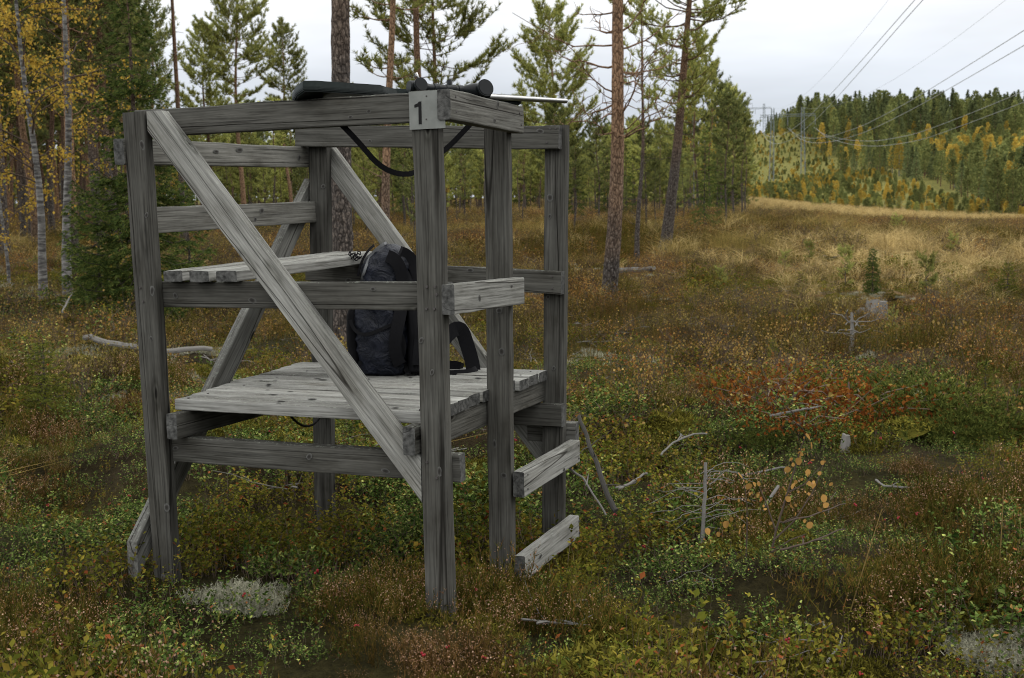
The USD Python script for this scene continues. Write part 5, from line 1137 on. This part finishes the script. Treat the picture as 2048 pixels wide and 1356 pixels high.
pack_part("body", loft([(0.0, -0.005, 0.085, 0, 0.10), (0.02, -0.005, 0.105, 0, 0.125), (0.12, -0.012, 0.118, 0, 0.14), (0.25, -0.012, 0.120, 0.0, 0.14), (0.34, 0.0, 0.108, 0, 0.125), (0.43, 0.012, 0.092, 0.01, 0.105), (0.485, 0.025, 0.060, 0.015, 0.075), (0.505, 0.028, 0.020, 0.015, 0.03)], wr=0.022), NYLON)
pack_part("side_pocket", loft([(0.03, -0.125, 0.022, -0.01, 0.075), (0.14, -0.135, 0.030, -0.01, 0.085), (0.26, -0.132, 0.028, -0.01, 0.08), (0.31, -0.120, 0.012, -0.01, 0.05)], 24, 0.006, 5), NYLON2)
pack_part("back_panel", loft([(0.01, 0.125, 0.035, 0.0, 0.12), (0.2, 0.130, 0.035, 0.0, 0.13), (0.36, 0.112, 0.030, 0.0, 0.115), (0.45, 0.095, 0.020, 0.01, 0.07)], 28, 0.006, 7), NYLON2)
pack_part("lid", loft([(0.385, 0.006, 0.104, -0.005, 0.118), (0.44, 0.010, 0.106, 0.0, 0.122), (0.495, 0.018, 0.090, 0.005, 0.105), (0.530, 0.022, 0.058, 0.01, 0.07), (0.545, 0.024, 0.014, 0.01, 0.02)], 36, 0.012, 9), NYLON)
PT = float((PB - CAM) @ FH)
def surface_t(px_, py_, t0):
    """How far ahead the pack's surface is in that direction (t0 if the ray misses it)."""
    d = ray(px_, py_); d = d / (d @ FH); best = None
    for v_, f_ in PACKM:
        a, e1, e2 = v_[f_[:, 0]], v_[f_[:, 1]] - v_[f_[:, 0]], v_[f_[:, 2]] - v_[f_[:, 0]]
        h = np.cross(np.broadcast_to(d, e2.shape), e2); det = (e1 * h).sum(1); det = np.where(np.abs(det) < 1e-12, 1e-12, det); s_ = CAM - PB - a
        u_ = (s_ * h).sum(1) / det; q_ = np.cross(s_, e1); w_ = (q_ @ d) / det; t_ = (e2 * q_).sum(1) / det
        ok = (u_ >= 0) & (w_ >= 0) & (u_ + w_ <= 1) & (t_ > 0)
        if ok.any(): best = t_[ok].min() if best is None else min(best, t_[ok].min())
    return t0 if best is None else best - 0.006
def strap(name, pts, width, m=WEBBING, dt=-0.13, thick=0.004, wdir=None, n=26):
    cling = name not in ("hip_belt",)
    v, f = ribbon([on_ray(p[0], p[1], surface_t(p[0], p[1], PT + p[2]) - thick * 0.4 if cling else PT + p[2]) for p in pts], width, thick, wdir, n)
    return obj(name, (v - PB, f), m, pack, smooth=40)
strap("piping", [(724, 556, -0.10), (733, 530, -0.115), (744, 508, -0.115), (758, 494, -0.09), (770, 488, -0.06)], 0.011, GREYTRIM, thick=0.006)
strap("zip", [(716, 552, -0.085), (722, 528, -0.10), (733, 506, -0.10), (748, 491, -0.07)], 0.010)
strap("shoulder_strap", [(775, 512, -0.10), (792, 522, -0.125), (803, 548, -0.135), (805, 590, -0.155), (798, 640, -0.165), (790, 690, -0.165), (800, 728, -0.15)], 0.052, NYLON2, thick=0.016)
strap("shoulder_strap", [(800, 505, -0.02), (826, 525, -0.05), (838, 556, -0.06), (846, 610, -0.08), (842, 680, -0.09), (838, 730, -0.09)], 0.055, NYLON2, thick=0.018)
strap("strap", [(790, 690, -0.172), (797, 715, -0.165), (812, 738, -0.15), (816, 748, -0.13)], 0.022)
strap("strap", [(790, 668, -0.178), (800, 672, -0.176), (806, 690, -0.172), (803, 712, -0.165)], 0.026, NYLON2, thick=0.008)
strap("compression_strap", [(700, 640, -0.10), (735, 668, -0.165), (770, 655, -0.17), (798, 646, -0.165)], 0.014)
strap("compression_strap", [(722, 722, -0.12), (715, 745, -0.13), (718, 756, -0.16)], 0.016)
strap("hip_belt", [(830, 720, -0.02), (872, 700, 0.0), (902, 664, 0.03), (918, 657, 0.05), (931, 680, 0.06), (941, 712, 0.06), (947, 742, 0.05)], 0.062, NYLON2, thick=0.016, n=34)
strap("hip_belt", [(836, 746, -0.08), (872, 752, -0.09), (905, 752, -0.08), (935, 750, -0.05), (953, 744, 0.0)], 0.05, NYLON2, thick=0.022)
strap("hip_belt", [(850, 742, 0.05), (880, 735, 0.08), (905, 734, 0.09), (922, 738, 0.08)], 0.055, NYLON2, thick=0.03)
gk = np.random.default_rng(8); kn = []
for k in range(7):
    c = on_ray(700 + 3.2 * k, 513 + gk.normal() * 3, PT - 0.09 + gk.normal() * 0.01) - PB; x = np.linspace(0, 6.28, 7)
    kn.append(tube(c + np.stack([np.cos(x) * 0.010, gk.normal() * 0.002 + 0 * x, np.sin(x) * 0.010], -1) + gk.normal(size=(7, 3)) * 0.003, 0.0026, 5))
tag(obj("drawcord", join(kn), WEBBING, pack), "bunched black drawcord", kind="stuff")

# ------------------------------------------------------------------ single plants, wood and stones on the heath
def gpix(px, py):
    """The ground point seen at (px, py)."""
    d = ray(px, py); ts = np.geomspace(2.0, 250, 1400); P = CAM + d[None] * (ts / (d @ FH))[:, None]
    below = P[:, 2] < ground(P[:, :2]); i = int(np.argmax(below)) if below.any() else len(ts) - 1
    return np.array([P[i, 0], P[i, 1], float(ground(P[i:i + 1, :2])[0])]), float(ts[i])
SAP = [library(f"sapling_pine_{k}", pine(500 + k, 1.0, 0.012, 0.12, 0.26, whorl=0.13, tuft=0.075, K=13, w=0.006, sides=6, dens=1), THIN_BARK, NEEDLE) for k in range(2)]
SPS = [library(f"sapling_spruce_{k}", spruce(510 + k, 1.0, 0.014, 0.30, step=0.055, tw=0.028, K=6, w=0.0045, bottom=0.04), THIN_BARK, SPRUCE_Y) for k in range(2)]
SPD = library("sapling_spruce_dark", spruce(515, 1.0, 0.014, 0.28, step=0.045, tw=0.028, K=8, w=0.0055, bottom=0.03), THIN_BARK, SPRUCE)
for kind, px_, py_, h_px, lb, wd in (
    ("spruce", 92, 842, 140, "small bright green spruce seedling left of the stand", 1.25),
    ("spruce", 1745, 590, 74, "dark leaning little spruce in the pale bog grass", 0.75),
    ("pine", 1690, 572, 66, "small pine left of the dark leaning little spruce", 1.0),
    ("pine", 1852, 608, 84, "slender pine sapling right of the dark leaning little spruce", 0.9),
    ("spruce", 2014, 606, 72, "bushy green sapling near the right edge", 1.1),
    ("spruce", 1984, 612, 36, "low yellow-green bush beside the bushy sapling at the right edge", 1.7),
    ("pine", 1570, 548, 40, "tiny pine sapling at the left end of the pale grass", 1.0),
    ("pine", 1618, 535, 44, "small sapling standing in the pale grass", 1.0),
    ("pine", 1905, 520, 40, "far sapling in the bog right of the pale grass", 1.1),
    ("pine", 1795, 470, 30, "far low sapling before the pale grass strip", 1.5),
    ("spruce", 1970, 800, 74, "yellow-green spruce seedling at the right among green bushes", 0.95),
    ("spruce", 1545, 735, 50, "green seedling in the middle of the brown shrubs", 0.9),
    ("pine", 1785, 690, 55, "pine seedling right of the grey snag", 0.8),
    ("pine", 1440, 585, 44, "seedling near the grey fallen log", 0.9)):
    p, t = gpix(px_, py_); H = 1.3 * h_px / FPX * t
    copy(f"{kind}_sapling", SPD if "dark leaning little spruce in" in lb else (SAP if kind == "pine" else SPS)[px_ % 2], p - [0, 0, 0.03], px_ * 0.7, (H * wd, H * wd, H), lb, "sapling")
LOWBUSH = foliage("low_bush_needles", [(0.0, (0.030, 0.044, 0.010)), (0.5, (0.075, 0.092, 0.022)), (1.0, (0.15, 0.16, 0.035))], 0.1)
# juniper-like low green bushes at the right
JUN = [library(f"low_bush_{k}", (tube(np.array([[0, 0, -0.1], [0.02, 0, 0.2]]), [0.02, 0.008], 6), None, join([tufts(o_, unit(o_ * [1, 1, 0.3] + [0, 0, 0.25]), 12, 0.042, 0.0042, np.random.default_rng(k)) for o_ in [np.random.default_rng(60 + k).normal(size=(800, 3)) * [0.24, 0.24, 0.085] + [0, 0, 0.16]]])), DARK_TWIG, LOWBUSH) for k in range(2)]
for px_, py_, sc_, lb in ((1850, 850, 1.0, "wide low dark green bush right of the rusty leaves"), (1905, 900, 0.8, "low green bush at the right in front of the wide one"), (1745, 815, 0.7, "low green bush behind the rusty leaves"), (2020, 880, 0.9, "low green bush at the right edge"), (1530, 900, 0.45, "small green bush below the rusty leaves")):
    p, t = gpix(px_, py_); copy("low_bush", JUN[px_ % 2], p - [0, 0, 0.03], px_ * 0.31, sc_, lb, "bush")
# the withered branch with rust-orange leaves
rb = [library(f"withered_bush_{k}", (tube(np.array([[0, 0, -0.05], [0.05, 0.02, 0.1], [0.15, 0.05, 0.2]]), [0.012, 0.009, 0.005], 6), join([tube(np.array([[0.02, 0, 0.02], [math.cos(a) * 0.22, math.sin(a) * 0.22, 0.13 + 0.05 * math.sin(3 * a)], [math.cos(a + 0.2) * 0.46, math.sin(a + 0.2) * 0.46, 0.14 + 0.07 * math.cos(5 * a)]]), [0.007, 0.005, 0.002], 5) for a in np.arange(k, 6.2 + k, 1.25)]),
      (lambda g: leafs(np.stack([np.cos(q := g.uniform(0, 6.28, 620)) * (w_ := 0.55 * np.sqrt(g.uniform(0.01, 1, 620))), np.sin(q) * w_, 0.11 + g.normal(size=620) * 0.06], -1), g.normal(size=(620, 3)) + [0, 0, -0.5], g.normal(size=(620, 3)), g.uniform(0.022, 0.044, 620), g.uniform(0.014, 0.030, 620)))(np.random.default_rng(70 + k))), DARK_TWIG, DRYLEAF, BROWN_TWIG) for k in range(2)]
for px_, py_, sc_, lb in ((1500, 800, 0.8, "rust-orange withered branch, left end of the leafy heap"), (1570, 830, 1.0, "rust-orange withered leafy branch on the heath, middle left of the heap"), (1640, 800, 0.9, "rust-orange withered leafy branch at the back of the heap"), (1700, 840, 1.0, "rust-orange withered leafy branch, middle right of the heap"), (1770, 850, 0.85, "rust-orange withered branch, right end of the leafy heap"), (1610, 870, 0.7, "rust-orange withered leafy branch at the front of the heap")):
    p, t = gpix(px_, py_); copy("withered_branch", rb[px_ // 10 % 2], p + [0, 0, 0.02], px_ * 0.4, sc_, lb, "branch")
# aspen sapling with single round leaves
p, TA = gpix(1540, 1118); asp = thing("aspen_sapling", "leafy aspen sapling with single round yellow leaves right of the stand", "sapling", loc=p)
stems_px = [[(1540, 1118), (1552, 1060), (1575, 985), (1592, 930), (1602, 895), (1612, 870)], [(1492, 1125), (1494, 1060), (1494, 1010), (1490, 978)], [(1548, 1080), (1590, 1040), (1625, 985), (1648, 925)], [(1552, 1062), (1530, 1000), (1515, 965)], [(1575, 985), (1610, 968), (1640, 935)], [(1543, 1105), (1580, 1080), (1612, 1068)]]
for q_, sp in enumerate(stems_px):
    pts = np.array([on_ray(x, y, TA + 0.03 * math.sin(q_ * 2.1 + k * 0.8)) for k, (x, y) in enumerate(sp)]); obj("stem", (tube(pts, np.linspace(0.0048, 0.0020, len(pts)) * (1 if q_ == 0 else 0.7), 6)[0] - p, tube(pts, 0.003, 6)[1]), DARK_TWIG, asp)
lp = [(1615, 872, 26), (1623, 890, 26), (1602, 906, 24), (1597, 922, 26), (1625, 920, 18), (1575, 938, 26), (1616, 944, 24), (1480, 950, 24), (1498, 972, 28), (1508, 968, 18), (1618, 966, 24), (1627, 972, 18), (1588, 972, 24), (1576, 998, 24), (1648, 996, 26), (1652, 1010, 24), (1640, 1018, 20), (1648, 1028, 18), (1584, 1012, 18), (1620, 1050, 28), (1463, 1038, 16), (1453, 1048, 28), (1415, 1062, 26), (1437, 1068, 18), (1480, 1062, 22), (1483, 1092, 20), (1543, 1112, 22), (1600, 1108, 20), (1662, 968, 18), (1562, 1280, 10), (1516, 990, 14), (1610, 1042, 14), (1645, 925, 16), (1592, 1010, 12)]
ga = np.random.default_rng(12)
gl = np.random.default_rng(44)
for sp in stems_px[:5]:
    for _k in range(9):
        q = gl.integers(len(sp) // 2, len(sp)); a_, b_ = np.array(sp[q - 1]), np.array(sp[q]); c_ = a_ + (b_ - a_) * gl.random() + gl.normal(size=2) * 9; lp.append((float(c_[0]), float(c_[1]), gl.uniform(9, 16)))
for x, y, s_ in lp[:29] + lp[30:]:
    c = on_ray(x, y, TA - 0.04 + ga.normal() * 0.05); r_ = s_ / 2 / FPX * TA * 0.50
    nrm = unit(unit(CAM - c) + ga.normal(size=3) * 0.95); e1 = unit(np.cross(nrm, [0, 0, 1.0])); e2 = np.cross(nrm, e1)
    a_ = np.linspace(0, 2 * np.pi, 11)[:-1]; rr_ = r_ * (1 + 0.30 * np.clip(np.cos(a_ - 1.57), 0, 1) ** 3 + ga.normal(size=10) * 0.06); cu = ga.uniform(-0.1, 0.45)
    rim = c + e1 * (np.cos(a_) * rr_)[:, None] + e2 * (np.sin(a_) * rr_ * 1.05)[:, None] + nrm * (cu * r_ * np.abs(np.cos(a_)))[:, None]
    obj("leaf", (np.vstack([c, rim]) - p, np.array([[0, 1 + k, 1 + (k + 1) % 10] for k in range(10)])), ASPEN_L, asp)
# sticks, log, stump, snag
def stick(name, pix, r0, r1, label, cat="branch", m=GREY_TWIG, lift=0.05, t=None, side=0, seed=0, sl=0.3, n=None):
    g = np.random.default_rng(seed + len(pix))
    P = []
    for k, q in enumerate(pix):
        if len(q) > 2: P.append(on_ray(q[0], q[1], q[2]))
        elif t is not None: P.append(on_ray(q[0], q[1], t))
        else: c, _ = gpix(*q); P.append(c + [0, 0, lift])
    P = np.array(P); u = np.linspace(0, 1, len(P)); uu = np.linspace(0, 1, n or 4 * len(P)); Q = np.stack([np.interp(uu, u, P[:, k]) for k in range(3)], -1)
    L = np.linalg.norm(P[-1] - P[0]); Q[1:-1] += gaussian_filter(g.normal(size=(len(Q) - 2, 3)), (1.0, 0)) * 0.012 * L
    base = P[0].copy(); ms = [tube(Q, np.linspace(r0, r1, len(Q)), 7)]; tws = []
    for k in range(side):
        i = g.integers(1, len(Q) - 1); tt_ = unit(Q[i + 1] - Q[i - 1]); dv = unit(np.cross(tt_, g.normal(size=3)) + tt_ * 0.5)
        dv[2] = abs(dv[2]) * 0.6; l_ = sl * L * g.uniform(0.4, 1.0); x = np.linspace(0, 1, 5)[:, None]
        tws.append(tube(Q[i] + dv * l_ * x + np.cumsum(g.normal(size=(5, 3)) * 0.03 * l_, 0) * x - np.array([0, 0, 0.12]) * l_ * x ** 2, np.linspace(min(r0, 0.004), 0.0012, 5), 4))
    th_ = thing(name, label, cat, None, base)
    v, f = ms[0]; obj("stem" if name != "fallen_log" else "log", (v - base, f), m, th_, smooth=40)
    for v, f in tws: obj("twig", (v - base, f), m, th_)
stick("fallen_log", [(172, 716), (250, 732), (330, 742), (425, 742)], 0.030, 0.022, "thin grey fallen log lying on the ground left of the stand", "log", lift=0.20, side=6, sl=0.12)
stick("fallen_log", [(1236, 556), (1272, 553), (1308, 550)], 0.055, 0.045, "short grey log lying behind the leaning pine's foot", "log", lift=0.13, seed=4)
stick("dead_branch", [(1158, 832, 5.25), (1176, 880, 5.15), (1196, 930, 5.05), (1216, 985, 4.95), (1232, 1022, 4.9)], 0.009, 0.013, "thick dark dead branch leaning right behind the ladder rungs", side=5, m=plain("grey_dark_bark", (0.050, 0.047, 0.042), 0.9, spec=0.08, bump=0.6, bscale=70), sl=0.25)
stick("dead_branch", [(1405, 1086, 4.55), (1408, 1030, 4.55), (1412, 980, 4.56), (1411, 925, 4.58)], 0.0085, 0.0068, "upright grey dead spruce top with a fan of bare twigs", seed=3)
stick("dead_branch", [(1136, 935, 4.8), (1165, 955, 4.7), (1185, 985, 4.65), (1212, 1030, 4.6)], 0.005, 0.004, "pale bent twig beside the ladder rungs", side=2)
stick("dead_branch", [(1238, 1025), (1262, 1012), (1294, 994)], 0.0065, 0.006, "short whitish twig in the green leaves right of the rungs", lift=0.12)
stick("dead_branch", [(1232, 1020), (1250, 1016), (1280, 1003)], 0.005, 0.004, "second whitish twig crossing beside the short one", lift=0.11, seed=2)
stick("dead_branch", [(1322, 910, 5.6), (1345, 885, 5.7), (1388, 866, 5.8), (1414, 868, 5.8)], 0.005, 0.004, "pale arched twig behind the upright dead spruce top", side=3)
stick("dead_branch", [(1480, 1004), (1520, 996), (1570, 988)], 0.006, 0.004, "long pale stick lying behind the aspen sapling", lift=0.13, side=2)
stick("dead_branch", [(1530, 1012, 4.9), (1545, 990, 4.95), (1557, 972, 5.0)], 0.0075, 0.007, "short broken white stick behind the aspen sapling", seed=6)
stick("dead_branch", [(1540, 880), (1600, 868), (1650, 862)], 0.008, 0.006, "pale stick lying in front of the rusty leaves", lift=0.14, side=3)
stick("dead_branch", [(1752, 960, 5.5), (1768, 972, 5.4), (1800, 973, 5.35), (1832, 976, 5.3)], 0.006, 0.004, "small forked pale stick at the right on the heather", side=1)
stick("dead_branch", [(1560, 1170), (1620, 1150), (1690, 1122)], 0.004, 0.002, "thin dark twig lying right of the aspen sapling", lift=0.12, side=2, m=DARK_TWIG)
stick("dead_branch", [(1560, 1130), (1620, 1118), (1690, 1085)], 0.0035, 0.002, "second thin dark twig right of the aspen sapling", lift=0.16, side=1, m=DARK_TWIG, seed=5)
stick("dead_branch", [(128, 680), (140, 650), (146, 640)], 0.012, 0.008, "small pale broken stem left of the stand", lift=0.3, side=4, seed=7)
# the fan of bare twigs round the dead spruce top
fan = thing("dead_spruce_twigs", "flat fan of bare grey twigs round the upright dead spruce top", "branch", loc=on_ray(1410, 1040, 4.55))
gq = np.random.default_rng(31); fb = on_ray(1410, 1040, 4.55)
for k in range(26):
    sgn = gq.choice([-1, 1, 1]); y0 = gq.uniform(945, 1060); L = gq.uniform(0.08, 0.27); x = np.linspace(0, 1, 6)[:, None]
    p0 = on_ray(1409, y0, 4.56); dv = unit(RH * sgn + FH * gq.uniform(-0.8, 0.9) + np.array([0, 0, gq.uniform(-0.05, 0.3)]))
    v, f = tube(p0 + dv * L * x - np.array([0, 0, gq.uniform(0.05, 0.4)]) * L * x ** 2 + np.cumsum(gq.normal(size=(6, 3)) * 0.03, 0) * L * 2, np.linspace(0.0019, 0.0008, 6), 4); obj("twig", (v - fb, f), GREY_TWIG, fan)
p, t = gpix(1752, 632); stp = thing("tree_stump", "low pale grey tree stump in the brown shrubs", "stump", loc=p)
v, f = tube(np.array([[0, 0, -0.2], [0, 0, 0.05], [0.01, 0, 0.20]]), [0.20, 0.15, 0.13], 14); v = v + (meshkit.fbm(v * 9, 3, 2) - 0.5)[:, None] * [0.07, 0.07, 0.10]; obj("trunk", (v, f), GREY_TWIG, stp)
obj("root", tube(np.array([[0.05, 0, 0.05], [-0.2, 0.1, 0.06], [-0.34, 0.12, -0.05]]), [0.06, 0.045, 0.02], 7), GREY_TWIG, stp)
p, t = gpix(1702, 704); H = 78 / FPX * t; sn = thing("dead_snag", "grey dead snag with short bare branches in the brown shrubs", "dead tree", loc=p)
obj("trunk", tube(np.array([[0, 0, -0.1], [0.01, 0, H * 0.5], [0.0, 0.01, H]]), [0.026, 0.020, 0.010], 8), GREY_TWIG, sn)
for k in range(12):
    z = H * gq.uniform(0.45, 1.0); az = gq.uniform(0, 6.28); dv = np.array([math.cos(az), math.sin(az), gq.uniform(-0.2, 0.5)]); L = gq.uniform(0.12, 0.32); x = np.linspace(0, 1, 4)[:, None]
    obj("branch", tube(np.array([0, 0, z]) + dv * L * x + np.cumsum(gq.normal(size=(4, 3)) * 0.02, 0), np.linspace(0.007, 0.002, 4), 4), GREY_TWIG, sn)
p, t = gpix(1690, 905); sv_, sf_ = tube(p + np.array([[0, 0, -0.1], [0, 0, 0.02], [0.003, 0, 0.06], [0.006, 0.002, 0.098]]), [0.036, 0.030, 0.025, 0.022], 11); ss = obj("stump", (sv_ + (meshkit.fbm(sv_ * 40, 3, 4) - 0.5)[:, None] * [0.016, 0.016, 0.030], sf_), GREY_TWIG); tag(ss, "small cut grey stump below the rusty leaves", "stump")
# single tall straws
for q_, (a, b, c, lb) in enumerate((((1700, 1225), (1738, 1100), (1764, 1018), "tall leaning straw at the lower right"), ((1993, 1205), (2002, 1080), (2007, 978), "tall upright straw near the right edge"), ((2030, 1170), (2038, 1090), (2042, 1030), "shorter upright straw at the right edge"), ((1985, 960), (1988, 920), (1990, 895), "thin straw among the bushes at the right"), ((862, 1356), (866, 1325), (869, 1298), "pale bent grass blade at the bottom edge"), ((1178, 800), (1180, 740), (1182, 690), "thin straw right of the stand's far post"))):
    _, t = gpix(*a); P = np.array([on_ray(*x, t) for x in (a, b, c)]); u = np.linspace(0, 1, 9)[:, None]; Q = (1 - u) ** 2 * P[0] + 2 * u * (1 - u) * (2 * P[1] - 0.5 * P[0] - 0.5 * P[2]) + u ** 2 * P[2]
    st_w = thing("grass_straw", lb, "grass straw", loc=P[0]); v, f = tube(Q, np.linspace(0.0022, 0.0012, 9), 5); obj("stalk", (v - P[0], f), STRAW, st_w)
    v, f = blades(np.repeat(Q[-2:-1], 10, 0) + np.linspace(0, 1, 10)[:, None] * (Q[-1] - Q[-2]), unit(np.random.default_rng(q_).normal(size=(10, 3)) * 0.4 + unit(P[2] - P[0])), 0.012, 0.0016, np.random.default_rng(q_)); obj("seed_head", (v - P[0], f), STRAW, st_w)
